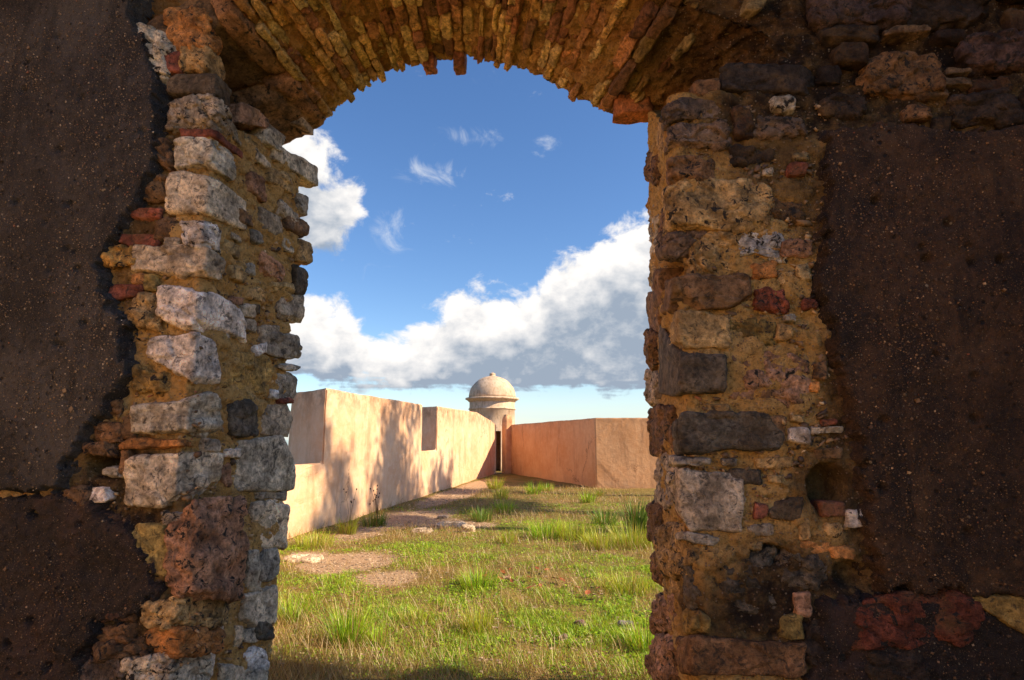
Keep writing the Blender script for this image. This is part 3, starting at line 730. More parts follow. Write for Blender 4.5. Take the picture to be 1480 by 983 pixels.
def corner_stone(side, xa, ta, ba, xc, tc_, bc, xb, tb, bb, tint, pr=0.012, kind='s', k=None):
    """a quoin: room-side face from xa to the corner xc, then the reveal from xc to xb"""
    R_ = 'L' if side == 'L' else 'R'
    parent = pier_l if side == 'L' else pier_r
    corner_x = XL0 if side == 'L' else XR0
    sg = 1 if side == 'L' else -1
    Ct = on_y(xc, tc_, YN); Cb = on_y(xc, bc, YN)
    if side == 'L':
        for q_ in (Ct, Cb): q_[0] = max(q_[0], XL0 + 0.012)
    else:
        for q_ in (Ct, Cb): q_[0] = min(q_[0], XR0 - 0.008)
    At = on_y(xa, ta, YN); Ab = on_y(xa, ba, YN)
    p_, n_f = LPN if side == 'L' else RPN
    # reveal plane moved so that it passes through this stone's own corner
    base = np.array([Ct[0], YN, 0])
    Bt = on_plane(xb, tb, base, n_f); Bb = on_plane(xb, bb, base, n_f)
    out = np.array([0, -pr, 0])
    front = [At + out, Ct + out, Cb + out, Ab + out]
    depth = max(Bt[1] - YN, 0.03)
    back_left = np.array([0, max(Bt[1], Bb[1]) - YN, 0])
    back = [At + back_left, Bt, Bb, Ab + back_left]
    c8 = c8_from(front, back) if side == 'L' else c8_from([front[1], front[0], front[3], front[2]], [back[1], back[0], back[3], back[2]])
    size = max(np.linalg.norm(At - Cb), np.linalg.norm(Ct - Bb)); sm = min(1.0, size / 0.25); nn = int(np.clip(size / 0.012, 9, 26))
    if kind == 's': kw = dict(k=k or 14, rough=0.007 * sm, fr=8 / max(sm, 0.35), chip=0.013 * sm, wob=0.016 * sm)
    elif kind == 'b': kw = dict(k=k or 12, rough=0.006 * sm, fr=8 / max(sm, 0.35), chip=0.007 * sm, wob=0.010 * sm)
    else: kw = dict(k=k or 9, rough=0.020 * sm, fr=10 / max(sm, 0.35), chip=0.024 * sm, wob=0.026 * sm)
    return put_block('stone', c8, parent, tint, M_ROUGH if kind == 'r' else M_STONE, n=nn, **kw)

C_L = [ # quoins of the left pier, top to bottom
 (245, 145, 190, 312, 140, 188, 350, 205, 216, 'gray', 'r'), (256, 190, 200, 308, 190, 199, 348, 220, 230, 'red', 'b'),
 (256, 204, 243, 303, 203, 243, 337, 222, 265, 'pale', 's'), (245, 252, 306, 299, 250, 309, 355, 284, 333, 'pale', 'b'),
 (263, 322, 352, 300, 320, 356, 319, 336, 371, 'white', 'r'), (190, 357, 393, 276, 356, 398, 319, 370, 408, 'pale', 's'),
 (233, 416, 456, 266, 412, 482, 353, 452, 502, 'white', 's'), (218, 490, 522, 268, 486, 556, 317, 497, 557, 'white', 's'),
 (195, 583, 628, 252, 568, 627, 323, 575, 626, 'pale', 's'), (186, 664, 726, 238, 656, 728, 317, 655, 712, 'pale', 's'),
 (236, 741, 757, 262, 741, 757, 274, 741, 757, 'gray', 'r'), (243, 760, 850, 290, 722, 872, 352, 718, 858, 'pink', 'r'),
 (205, 868, 900, 262, 866, 905, 330, 868, 905, 'sand', 'r'), (215, 905, 940, 268, 905, 945, 322, 908, 942, 'orange', 'r'), (190, 945, 990, 250, 948, 995, 300, 946, 990, 'pale', 'r')]
for q in C_L: corner_stone('L', *q[:9], q[9], kind=q[10])
F_L = [ # stones of the left reveal
 (380, 181, 205, 402, 196, 222, 'pale'), (350, 150, 178, 388, 172, 190, 'pink'), (388, 180, 196, 412, 200, 212, 'gray'), (396, 210, 231, 457, 241, 269, 'pale'), (356, 246, 272, 379, 262, 292, 'pink'),
 (385, 240, 262, 418, 256, 280, 'sand'), (402, 286, 315, 427, 308, 334, 'gray'), (373, 300, 330, 405, 318, 342, 'gray'), (407, 344, 362, 422, 350, 366, 'pale'), (375, 362, 398, 405, 385, 409, 'pink'),
 (430, 280, 306, 446, 288, 312, 'gray'), (427, 346, 376, 446, 352, 382, 'sand'), (424, 385, 424, 440, 392, 426, 'basalt'), (403, 424, 462, 437, 428, 464, 'gray'), (380, 482, 512, 431, 486, 520, 'gray'),
 (377, 470, 488, 402, 472, 490, 'gray'), (401, 527, 534, 429, 529, 536, 'gray'), (400, 541, 578, 427, 540, 578, 'gray'), (318, 508, 562, 392, 515, 566, 'ochre'), (331, 580, 628, 368, 582, 630, 'basalt'),
 (372, 588, 626, 422, 583, 630, 'gray'), (343, 640, 706, 421, 630, 707, 'pale'), (290, 634, 652, 312, 636, 652, 'gray'), (322, 648, 660, 343, 648, 662, 'white'), (317, 667, 702, 332, 668, 704, 'pink'),
 (346, 440, 457, 365, 440, 459, 'pale'), (331, 427, 440, 350, 430, 441, 'pink'), (352, 461, 478, 369, 462, 481, 'gray'), (366, 440, 452, 376, 442, 454, 'basalt'), (365, 500, 516, 381, 496, 512, 'white'), (387, 564, 576, 398, 562, 577, 'white'),
 (367, 728, 788, 413, 723, 790, 'pale'), (372, 796, 840, 399, 792, 838, 'gray'), (350, 855, 905, 397, 846, 898, 'pale'), (355, 798, 850, 373, 796, 855, 'pale'), (366, 898, 922, 390, 896, 922, 'basalt'),
 (352, 908, 926, 375, 904, 928, 'gray'), (372, 710, 721, 411, 710, 722, 'gray'), (357, 940, 968, 384, 936, 966, 'white'), (333, 962, 990, 352, 964, 990, 'pale'), (352, 968, 995, 382, 966, 995, 'pale'), (318, 956, 990, 332, 958, 990, 'pale'),
 (410, 312, 330, 440, 322, 344, 'brown'), (360, 330, 350, 374, 340, 356, 'gray'), (340, 300, 320, 362, 315, 330, 'brown'), (392, 408, 420, 420, 410, 424, 'sand'), (330, 380, 402, 352, 392, 410, 'sand'),
 (300, 890, 930, 316, 880, 925, 'white'), (292, 930, 985, 306, 925, 985, 'white'), (338, 905, 935, 350, 905, 935, 'pale'), (400, 578, 584, 420, 576, 583, 'red')]
for q in F_L: face_stone('L', *q[:7], pr=rnd.uniform(0.004, 0.024), parent=pier_l, kind=('b' if q[6] in ('pale', 'gray') and rnd.random() < 0.5 else 's'), k=12)
N_L = [ # room-side face of the left pier
 (187, 301, 318, 231, 302, 319, 'red', 's'), (175, 338, 356, 226, 338, 357, 'red', 's'), (152, 358, 384, 198, 356, 386, 'ochre', 'r'), (190, 396, 411, 210, 396, 412, 'orange', 's'), (208, 398, 420, 228, 398, 420, 'olive', 's'),
 (157, 415, 434, 206, 412, 430, 'red', 's'), (226, 318, 345, 256, 318, 348, 'brown', 'r'), (240, 344, 355, 262, 346, 356, 'gray', 's'), (181, 634, 650, 261, 637, 647, 'orange', 's'), (175, 604, 634, 195, 598, 632, 'brown', 's'), (140, 614, 640, 176, 612, 640, 'brown', 'r'),
 (118, 640, 656, 162, 638, 657, 'brown', 'r'), (175, 654, 684, 190, 650, 686, 'brown', 's'), (135, 706, 725, 160, 705, 725, 'white', 's'), (96, 708, 730, 136, 706, 730, 'brown', 'r'), (198, 758, 820, 252, 757, 834, 'olive', 's'), (186, 852, 876, 217, 850, 878, 'red', 'b'),
 (135, 906, 926, 198, 905, 928, 'brown', 'r'), (140, 929, 950, 213, 927, 950, 'brown', 'r'), (182, 952, 972, 247, 943, 970, 'pale', 'r'), (115, 955, 985, 180, 955, 990, 'purple', 'r'), (60, 900, 930, 130, 905, 935, 'black', 'r'), (195, 430, 470, 238, 432, 476, 'sand', 'r'), (196, 530, 570, 240, 540, 568, 'ochre', 'r'),
 (225, 205, 240, 250, 205, 245, 'brown', 'r'), (205, 255, 290, 240, 255, 292, 'brown', 'r'), (246, 112, 138, 312, 110, 138, 'basalt', 'b'), (200, 40, 110, 248, 50, 118, 'pale', 'r'), (246, 15, 70, 300, 10, 66, 'orange', 'r'), (236, 75, 105, 262, 75, 108, 'red', 's'), (262, 66, 104, 300, 62, 100, 'sand', 'r')]
for q in N_L: face_stone('N', *q[:7], pr=rnd.uniform(0.0, 0.02), parent=pier_l, kind=q[7])
C_R = [ # quoins of the right pier
 (1050, 142, 172, 975, 146, 174, 962, 168, 196, 'purple', 'r'), (1048, 180, 212, 975, 178, 214, 962, 196, 226, 'purple', 'r'), (1030, 226, 262, 978, 226, 262, 966, 238, 270, 'brown', 'r'),
 (1108, 264, 332, 982, 262, 334, 966, 275, 345, 'sand', 'r'), (1080, 396, 446, 976, 404, 448, 962, 410, 450, 'brown', 's'), (1052, 452, 503, 986, 450, 503, 972, 456, 506, 'sand', 's'),
 (1047, 514, 566, 982, 512, 568, 954, 470, 580, 'basalt', 'b'), (1124, 600, 646, 992, 596, 650, 979, 600, 655, 'basalt', 's'), (1026, 664, 673, 978, 660, 672, 968, 660, 672, 'gray', 's'), (1074, 690, 764, 986, 680, 762, 980, 684, 758, 'gray', 'b'),
 (1037, 776, 788, 987, 768, 780, 978, 768, 780, 'gray', 's'), (1022, 888, 913, 1001, 885, 913, 990, 886, 912, 'olive', 's'), (1158, 928, 974, 1002, 922, 972, 984, 922, 968, 'brown', 's')]
for q in C_R: corner_stone('R', *q[:9], q[9], kind=q[10])
F_R = [(942, 590, 652, 976, 588, 656, 'brown'), (946, 664, 738, 982, 664, 742, 'gray'), (972, 686, 706, 986, 686, 706, 'pale'), (941, 728, 782, 962, 728, 784, 'brown'), (944, 797, 840, 961, 797, 842, 'brown'), (960, 762, 830, 998, 764, 832, 'sand'),
       (944, 862, 910, 985, 862, 912, 'pink'), (946, 920, 980, 980, 925, 985, 'pink'), (940, 480, 530, 952, 482, 530, 'brown'), (940, 536, 582, 954, 540, 584, 'gray'), (939, 425, 474, 956, 425, 478, 'brown'), (940, 380, 420, 958, 380, 420, 'sand'), (939, 300, 374, 950, 300, 376, 'pale'),
       (938, 225, 262, 952, 225, 262, 'brown'), (956, 300, 330, 968, 300, 332, 'brown'), (962, 336, 372, 976, 336, 374, 'purple'), (956, 390, 440, 964, 390, 442, 'brown'), (950, 180, 220, 964, 176, 220, 'sand'), (958, 838, 858, 990, 838, 860, 'sand'), (984, 700, 745, 990, 690, 745, 'pink')]
for q in F_R: face_stone('R', *q[:7], pr=rnd.uniform(-0.01, 0.03), parent=pier_r, kind=rnd.choice('srr'))
N_R = [(1004, 334, 394, 1075, 332, 396, 'sand', 'r'), (1060, 334, 372, 1132, 330, 378, 'white', 'r'), (1055, 460, 498, 1120, 460, 500, 'olive', 'r'), (1056, 512, 578, 1162, 508, 584, 'pink', 'r'), (1054, 680, 699, 1102, 680, 700, 'basalt', 's'), (1096, 664, 676, 1146, 662, 678, 'sand', 's'),
       (1003, 800, 888, 1130, 796, 892, 'basalt', 'r'), (1146, 858, 890, 1170, 857, 890, 'pink', 's'), (1128, 890, 925, 1160, 887, 924, 'olive', 's'), (1112, 730, 748, 1158, 718, 750, 'basalt', 's'), (1184, 726, 746, 1220, 726, 746, 'red', 'b'), (1222, 738, 764, 1248, 735, 762, 'white', 'r'),
       (1155, 781, 799, 1200, 783, 801, 'orange', 's'), (1196, 788, 806, 1236, 788, 810, 'orange', 's'), (1129, 348, 370, 1176, 346, 372, 'pink', 'r'), (1153, 382, 404, 1172, 380, 405, 'sand', 's'), (1126, 392, 410, 1150, 390, 411, 'sand', 's'), (1089, 418, 448, 1140, 416, 450, 'red', 'r'), (1140, 620, 640, 1171, 618, 643, 'white', 's'),
       (1047, 97, 131, 1178, 94, 132, 'black', 's'), (1004, 118, 138, 1038, 112, 136, 'brown', 's'), (1113, 142, 162, 1147, 141, 163, 'pale', 'r'), (1257, 82, 146, 1355, 78, 140, (0.20, 0.10, 0.04), 'r'), (1282, 42, 52, 1343, 39, 48, (0.17, 0.11, 0.06), 's'), (1398, 56, 98, 1486, 50, 92, (0.09, 0.055, 0.045), 'r'), (1369, 100, 108, 1402, 100, 107, (0.17, 0.11, 0.06), 's'), (1357, 116, 127, 1400, 117, 126, (0.17, 0.11, 0.06), 's'), (1339, 130, 141, 1367, 131, 142, (0.17, 0.11, 0.06), 's'),  # upper right tints dimmed: corner shade put into the stone colour
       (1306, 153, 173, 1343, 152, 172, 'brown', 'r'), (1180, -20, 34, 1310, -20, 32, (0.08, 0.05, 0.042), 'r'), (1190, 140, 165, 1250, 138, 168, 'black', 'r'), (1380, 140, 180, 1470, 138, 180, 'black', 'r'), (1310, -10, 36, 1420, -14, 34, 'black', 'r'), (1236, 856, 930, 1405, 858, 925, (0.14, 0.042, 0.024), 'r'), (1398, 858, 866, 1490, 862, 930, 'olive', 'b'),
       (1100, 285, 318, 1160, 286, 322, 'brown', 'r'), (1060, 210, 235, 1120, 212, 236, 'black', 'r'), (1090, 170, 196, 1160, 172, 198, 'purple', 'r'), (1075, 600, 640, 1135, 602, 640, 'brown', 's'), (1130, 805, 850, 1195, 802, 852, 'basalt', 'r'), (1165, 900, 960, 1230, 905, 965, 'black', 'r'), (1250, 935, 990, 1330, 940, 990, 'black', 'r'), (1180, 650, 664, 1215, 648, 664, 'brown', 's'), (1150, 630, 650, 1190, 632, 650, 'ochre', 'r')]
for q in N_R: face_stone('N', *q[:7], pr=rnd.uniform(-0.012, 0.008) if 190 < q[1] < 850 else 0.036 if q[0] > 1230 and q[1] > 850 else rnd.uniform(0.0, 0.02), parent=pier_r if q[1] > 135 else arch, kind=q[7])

# smaller stones packed between the large ones
def boxes(lst): return [(min(q[0], q[3]), min(q[1], q[4]), max(q[0], q[3]), max(q[2], q[5])) for q in lst]
taken = boxes(F_L) + boxes(N_L) + boxes(N_R) + boxes(F_R) + [(min(q[0], q[6]), min(q[1], q[4], q[7]), max(q[0], q[6]), max(q[2], q[5], q[8])) for q in C_L + C_R]
def fill(face, x0, x1, y0, y1, tries, parent, tints, smin, smax, ok=lambda x, y: True):
    for _ in range(tries):
        x, y = rnd.uniform(x0, x1), rnd.uniform(y0, y1); w, h = rnd.uniform(smin, smax), rnd.uniform(smin, smax) * 0.62
        if not ok(x, y): continue
        bx_ = (x - w / 2, y - h / 2, x + w / 2, y + h / 2)
        if any(bx_[0] < t_[2] and bx_[2] > t_[0] and bx_[1] < t_[3] and bx_[3] > t_[1] for t_ in taken): continue
        taken.append(bx_)
        sl = 0.0
        if face == 'L':
            p = on_face('L', x, y)
            if not (YN + 0.08 < p[1] < YF - 0.08): continue
            sl = (635 - y) / (830 - x) * w
        j = lambda: rnd.uniform(-0.15, 0.15) * h
        face_stone(face, bx_[0], bx_[1] - sl / 2 + j(), bx_[3] - sl / 2 + j(), bx_[2], bx_[1] + sl / 2 + j(), bx_[3] + sl / 2 + j(), rnd.choice(tints), pr=rnd.uniform(0.0, 0.014), parent=parent, kind=rnd.choice('srs'))
fill('L', 300, 440, 190, 960, 420, pier_l, ['pale', 'gray', 'sand', 'pink', 'brown', 'sand', 'pale', 'basalt'], 11, 34)
fill('N', 992, 1235, 200, 850, 300, pier_r, ['sand', 'ochre', 'brown', 'gray', 'sand', 'orange', 'pale', 'red'], 14, 46, lambda x, y: x < 1170 + 0.1 * (y - 300) and not (970 < x < 1020 and 320 < y < 410) and not (1165 < x < 1225 and 665 < y < 750))
fill('N', 120, 262, 200, 960, 160, pier_l, ['brown', 'sand', 'ochre', 'red', 'gray'], 12, 36, lambda x, y: x > {0: 215, 1: 175, 2: 200, 3: 150, 4: 215}[0 if y < 300 else 1 if y < 450 else 2 if y < 580 else 3 if y < 730 else 4])

fill('N', 1010, 1500, -40, 185, 420, arch, [(0.03, 0.02, 0.014), (0.04, 0.022, 0.012), (0.05, 0.03, 0.02), (0.022, 0.015, 0.011), (0.03, 0.02, 0.015), (0.07, 0.035, 0.018), (0.02, 0.013, 0.01)], 24, 80, lambda x, y: not (x < 1180 and y < 110))  # shade of the dark upper corner put into these rubble tints
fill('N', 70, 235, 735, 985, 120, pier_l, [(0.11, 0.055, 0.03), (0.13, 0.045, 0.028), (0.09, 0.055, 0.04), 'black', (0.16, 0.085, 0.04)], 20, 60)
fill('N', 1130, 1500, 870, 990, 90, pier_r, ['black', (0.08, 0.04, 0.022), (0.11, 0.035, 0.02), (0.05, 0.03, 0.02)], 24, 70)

# ---- plaster sheets that still cling to the room side
def poly_sdf(x, z, poly):
    """signed distance to a polygon (positive inside)"""
    P_ = np.stack([x, z], 1); d = np.full(len(x), 1e9); inside = np.zeros(len(x), bool)
    n = len(poly)
    for i in range(n):
        a = np.array(poly[i]); b = np.array(poly[(i + 1) % n]); ab = b - a
        t = np.clip(((P_ - a) @ ab) / (ab @ ab + 1e-12), 0, 1); d = np.minimum(d, np.linalg.norm(P_ - a - t[:, None] * ab, axis=1))
        cnd = (a[1] > z) != (b[1] > z)
        inside ^= cnd & (x < (b[0] - a[0]) * (z - a[1]) / (b[1] - a[1] + 1e-12) + a[0])
    return np.where(inside, d, -d)
def plaster(pxpoly, y_face, thick, mat, edge=0.03, step=0.0115, lump=1.0, grit=1.0, gtint=(1, 1, 1)):
    poly = [tuple(on_y(x, y, YN)[[0, 2]]) for x, y in pxpoly]
    pa = np.array(poly); xs_ = np.arange(pa[:, 0].min() - 0.08, pa[:, 0].max() + 0.08, step); zs_ = np.arange(pa[:, 1].min() - 0.08, pa[:, 1].max() + 0.08, step)
    X_, Z_ = np.meshgrid(xs_, zs_, indexing='ij'); x, z = X_.ravel(), Z_.ravel()
    Q = np.stack([x, 0 * x, z], 1)
    s = poly_sdf(x, z, poly) + edge * fbm(Q, 6, 5, 0.6) + 0.4 * edge * fbm(Q + 3, 26, 3, 0.6) + 0.035 * (cells(Q + 2, 13)[2] - 0.5) + 0.02 * (cells(Q + 7, 30)[2] - 0.5)
    out = thick * sstep(-0.008, 0.012, s) - 0.07 * sstep(-0.01, -0.045, s)
    b, s2, cv = cells(Q, 60)
    rel = lump * (0.014 * fbm(Q, 1.4, 3) + 0.010 * fbm(Q, 7, 4) + 0.007 * fbm(Q + 8, 26, 3, 0.7)) + 0.0045 * (cv > 0.6) * sstep(0.55, 0.1, b)
    b, s2, cv = cells(Q + 5, 11); rel = rel - 0.022 * lump * (cv < 0.20) * sstep(0.30, 0.10, b + 0.1 * fbm(Q, 30, 2))
    rel = rel - 0.010 * np.clip(fbm(Q + 21, 3.0, 4, 0.65), 0, 1)
    V_ = np.stack([x, y_face - out - rel, z], 1)
    # pull the broken rim sideways a little so that it is not a row of steps
    keep = s > -0.05
    Fq = grid_faces(len(xs_), len(zs_)); Fq = Fq[keep[Fq].all(1)]
    used = np.unique(Fq); remap = np.full(len(V_), -1); remap[used] = np.arange(len(used))
    pl = link_mesh('plaster', V_[used], remap[Fq], mat, ruin, loc=V_[used].mean(0))
    # coarse sand grains standing out of the worn face
    rs = np.random.RandomState(len(used)); vis = np.where((s > 0.015) & (x > -3.25) & (x < 2.15) & (z > 0.3) & (z < 4.0))[0]
    dn = sstep(-0.5, 0.5, fbm(Q[vis] + 60, 2.0, 4, 0.6)); vis = vis[rs.uniform(size=len(vis)) < dn * 0.75 * grit]
    n_ = len(vis); p0, F0 = cube_lattice(1); sz = np.exp(rs.normal(-6.35, 0.40, n_))
    gv = p0[None] * sz[:, None, None] * rs.uniform(0.55, 1.3, (n_, 8, 3)); a_ = rs.uniform(0, 3.14, n_)[:, None]
    gx = gv[:, :, 0] * np.cos(a_) - gv[:, :, 2] * np.sin(a_); gz = gv[:, :, 0] * np.sin(a_) + gv[:, :, 2] * np.cos(a_)
    gv = np.stack([gx, gv[:, :, 1] * 0.8, gz], 2) + (V_[vis] + np.stack([rs.uniform(-0.5, 0.5, n_) * step, np.full(n_, -0.0015), rs.uniform(-0.5, 0.5, n_) * step], 1))[:, None, :]
    gr = link_mesh('sand_grains', gv.reshape(-1, 3), (np.arange(n_)[:, None, None] * 8 + F0[None]).reshape(-1, 4), M_GRIT, pl, smooth=False, loc=V_[used].mean(0))
    gr['kind'] = 'stuff'; gr.color = (*gtint, 1)
    return pl
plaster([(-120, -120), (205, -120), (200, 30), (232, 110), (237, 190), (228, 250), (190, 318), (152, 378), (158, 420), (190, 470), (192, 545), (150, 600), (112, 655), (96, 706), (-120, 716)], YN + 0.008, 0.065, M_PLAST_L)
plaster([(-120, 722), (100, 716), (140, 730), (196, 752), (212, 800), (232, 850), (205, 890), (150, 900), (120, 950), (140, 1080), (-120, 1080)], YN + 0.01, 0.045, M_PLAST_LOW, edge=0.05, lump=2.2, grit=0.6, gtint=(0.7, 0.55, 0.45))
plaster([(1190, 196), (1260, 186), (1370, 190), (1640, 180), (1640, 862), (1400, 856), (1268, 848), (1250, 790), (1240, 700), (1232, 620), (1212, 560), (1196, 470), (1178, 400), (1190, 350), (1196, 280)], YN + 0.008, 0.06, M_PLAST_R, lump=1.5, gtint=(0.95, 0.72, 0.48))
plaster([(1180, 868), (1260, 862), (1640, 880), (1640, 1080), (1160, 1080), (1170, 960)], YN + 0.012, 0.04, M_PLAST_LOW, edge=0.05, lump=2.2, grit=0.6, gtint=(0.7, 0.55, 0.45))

# ---- loose chips and pebbles held in the mortar (too small to pick apart)
def chips(name, n, sampler, parent, mat, seed):
    rs = np.random.RandomState(seed); p0, Fq = cube_lattice(2)
    e = (np.abs(p0) ** 3).sum(1) ** (1 / 3); p0 = p0 / e[:, None]
    Vs, Fs, off = [], [], 0
    for _ in range(n):
        pt, nr = sampler(rs)
        s = np.array([rs.uniform(0.5, 1.6), rs.uniform(0.5, 1), rs.uniform(0.4, 0.9)]) * rs.choice([0.006, 0.009, 0.013, 0.02], p=[0.55, 0.3, 0.12, 0.03])
        v = p0 * s * (1 + 0.25 * rs.normal(size=(len(p0), 1)))
        a = rs.uniform(-0.6, 0.6); c_, s_ = math.cos(a), math.sin(a)
        v = np.stack([v[:, 0] * c_ - v[:, 2] * s_, v[:, 1], v[:, 0] * s_ + v[:, 2] * c_], 1)
        Vs.append(v + pt + nr * 0.004); Fs.append(Fq + off); off += len(p0)
    V_ = np.concatenate(Vs); o = link_mesh(name, V_, np.concatenate(Fs), mat, parent, loc=V_.mean(0)); o['kind'] = 'stuff'; o.color = (1.5, 1.3, 1.0, 1)
    return o
def samp_near(x0, x1, y0, y1):
    holes = [(990, 368, 20, 50), (1196, 705, 36, 46), (1112, 803, 36, 24), (1232, 832, 32, 26), (150, 672, 40, 28), (262, 845, 20, 48)]
    def f(rs):
        while True:
            x, y = rs.uniform(x0, x1), rs.uniform(y0, y1)
            if all(((x - a) / c) ** 2 + ((y - b) / d) ** 2 > 1.6 for a, b, c, d in holes): return on_y(x, y, YN + 0.018), np.array([0, -1.0, 0])
    return f
def samp_left(rs):
    while True:
        p = on_plane(rs.uniform(300, 430), rs.uniform(230, 983), LPN[0], LPN[1])
        if YN + 0.05 < p[1] < YF - 0.08: return p - LPN[1] * 0.012, LPN[1]
chips('mortar_pebbles', 1300, samp_near(990, 1225, 150, 780), pier_r, M_GRIT, 3)
chips('mortar_pebbles', 700, samp_near(110, 290, 130, 980), pier_l, M_GRIT, 4)
chips('mortar_pebbles', 1100, samp_left, pier_l, M_GRIT, 5)

# ---- unseen slabs added to shape the light, and the gate wall's core
def slab(name, x0, x1, y0, y1, z0, z1, mat, parent):
    bm = bmesh.new(); bmesh.ops.create_cube(bm, size=1.0)
    for v in bm.verts: v.co = (x0 if v.co.x < 0 else x1, y0 if v.co.y < 0 else y1, z0 if v.co.z < 0 else z1)
    bmesh.ops.bevel(bm, geom=bm.edges[:], offset=0.02, segments=2, affect='EDGES')
    me = bpy.data.meshes.new(name); bm.to_mesh(me); bm.free(); me.materials.append(mat)
    o = bpy.data.objects.new(name, me); col.objects.link(o); o.parent = parent; o.matrix_parent_inverse = pinv(parent); return o
slab('added_light_wall', -4.75, -4.2, -9.0, YF, -0.2, 4.8, M_STUCCO, ruin)  # added unseen wall; its sunlit peach face bounces warm fill
slab('added_light_wall', 3.2, 4.2, 0.75, YN - 0.05, -0.2, 9.6, M_STUCCO_O, ruin)  # added unseen tall wall; keeps the sun off the room-side face
slab('added_shade_roof', -4.19, 3.19, 2.05, YF - 0.1, 4.36, 4.5, M_ROOM, ruin)  # added unseen slab; cuts overhead sky light on the upper masonry
slab('gate_wall_core', -4.2, -2.45, YN + 0.25, YF - 0.12, -0.1, 4.29, M_ROOM, ruin)
slab('gate_wall_core', 1.2, 3.2, YN + 0.25, YF - 0.12, -0.1, 4.29, M_ROOM, ruin)

# ------------------------------------------------------------------ parapet walls of the battery
def outline_wall(name, p0, p1, prof, thick, side, mat, back_shift=None, bev=0.03):
    """prof: (s, z) outline of the inner face along p0->p1; the outer face lies thick behind it"""
    p0 = np.array(p0, float); p1 = np.array(p1, float); d = (p1 - p0) / np.linalg.norm(p1 - p0); n = np.array([-d[1], d[0]]) * side
    bm = bmesh.new(); fv, bv = [], []
    for i, (s, z) in enumerate(prof):
        q = p0 + d * s; fv.append(bm.verts.new((q[0], q[1], z)))
        sh = back_shift[i] if back_shift else (0, 0); q = p0 + d * (s + sh[0]) + n * thick; bv.append(bm.verts.new((q[0], q[1], z + sh[1])))
    bm.faces.new(fv); bm.faces.new(bv[::-1]); m_ = len(prof)
    for i in range(m_): bm.faces.new((fv[i], bv[i], bv[(i + 1) % m_], fv[(i + 1) % m_]))
    bmesh.ops.recalc_face_normals(bm, faces=bm.faces[:])
    bmesh.ops.bevel(bm, geom=[e for e in bm.edges if e.calc_face_angle(0) > 0.4], offset=bev, segments=3, affect='EDGES')
    bmesh.ops.triangulate(bm, faces=[f for f in bm.faces if len(f.verts) > 4])
    for _ in range(6):
        long_e = [e for e in bm.edges if e.calc_length() > 0.25]
        if not long_e: break
        bmesh.ops.subdivide_edges(bm, edges=long_e, cuts=1)
        bmesh.ops.triangulate(bm, faces=[f for f in bm.faces if len(f.verts) > 4])
    me = bpy.data.meshes.new(name)
    o0 = np.array([p0[0], p0[1], 0])
    C_ = np.array([v.co[:] for v in bm.verts]); w = 0.022 * np.stack([fbm(C_ + 3, 1.8, 3), fbm(C_ + 9, 1.6, 3), 0.8 * fbm(C_ + 17, 1.2, 3)], 1) + 0.012 * np.stack([fbm(C_ + 23, 6, 2), fbm(C_ + 29, 6, 2), fbm(C_ + 37, 6, 2)], 1)
    for v, c_ in zip(bm.verts, C_ + w - o0): v.co = c_
    bm.to_mesh(me); bm.free(); me.materials.append(mat)
    o = bpy.data.objects.new(name, me); col.objects.link(o); o.location = o0
    return o
A = np.array(gpt(408, 782)); B = np.array(gpt(717, 684)); dAB = (B - A) / np.linalg.norm(B - A)
A0 = A - dAB * 7.0; LEN = np.linalg.norm(B - A0)
nL = np.array([dAB[1], -dAB[0], 0])
def s_of(x, y):
    p = on_plane(x, y, (A[0], A[1], 0), nL); return float(np.dot(p[:2] - A0, dAB)), float(p[2])
s1, zt1 = s_of(472, 561); s2_, zt2 = s_of(611, 585); s3, zt3 = s_of(632, 587); s4, zt4 = s_of(690, 596)
_, zsill1 = s_of(467, 668); _, zsill2 = s_of(620, 651)
prof = [(0, -0.4), (LEN, -0.4), (LEN, 2.16), (LEN - 1.2, 2.30), (LEN - 2.6, 2.40), (s4, zt4), (s3 + 2, zt3 + 0.02), (s3, zt3), (s3, zsill2), (s2_, zsill2), (s2_, zt2), (s1, zt1), (s1, zsill1), (s1 - 1.9, zsill1), (s1 - 1.9, 2.35), (0, 2.35)]
shift = [(0, 0)] * 7 + [(0.95, 0), (0.95, -0.35), (-0.5, -0.35), (-0.5, 0), (1.05, 0), (1.05, -0.35), (-0.6, -0.35), (-0.6, 0), (0, 0)]
wl = outline_wall('parapet_wall', A0, B, prof, 1.25, 1, M_STUCCO, shift)
tag(wl, 'long peach stucco parapet wall with two gun embrasures and tree shadows', 'wall')
C1 = np.array(gpt(735, 684)); C2 = np.array(gpt(862, 705)); C3 = np.array(gpt(943, 711)); C3 = C2 + np.array([math.cos(YAW - 0.03), math.sin(YAW - 0.03)]) * 9.0
L12 = np.linalg.norm(C2 - C1); L23 = np.linalg.norm(C3 - C2)
def top_z(x, y, ps, pe):
    d = (pe - ps) / np.linalg.norm(pe - ps); return float(on_plane(x, y, (ps[0], ps[1], 0), (d[1], -d[0], 0))[2])
za = top_z(738, 614, C1, C2); zb = top_z(862, 604, C1, C2); zc = top_z(940, 606, C2, C3)
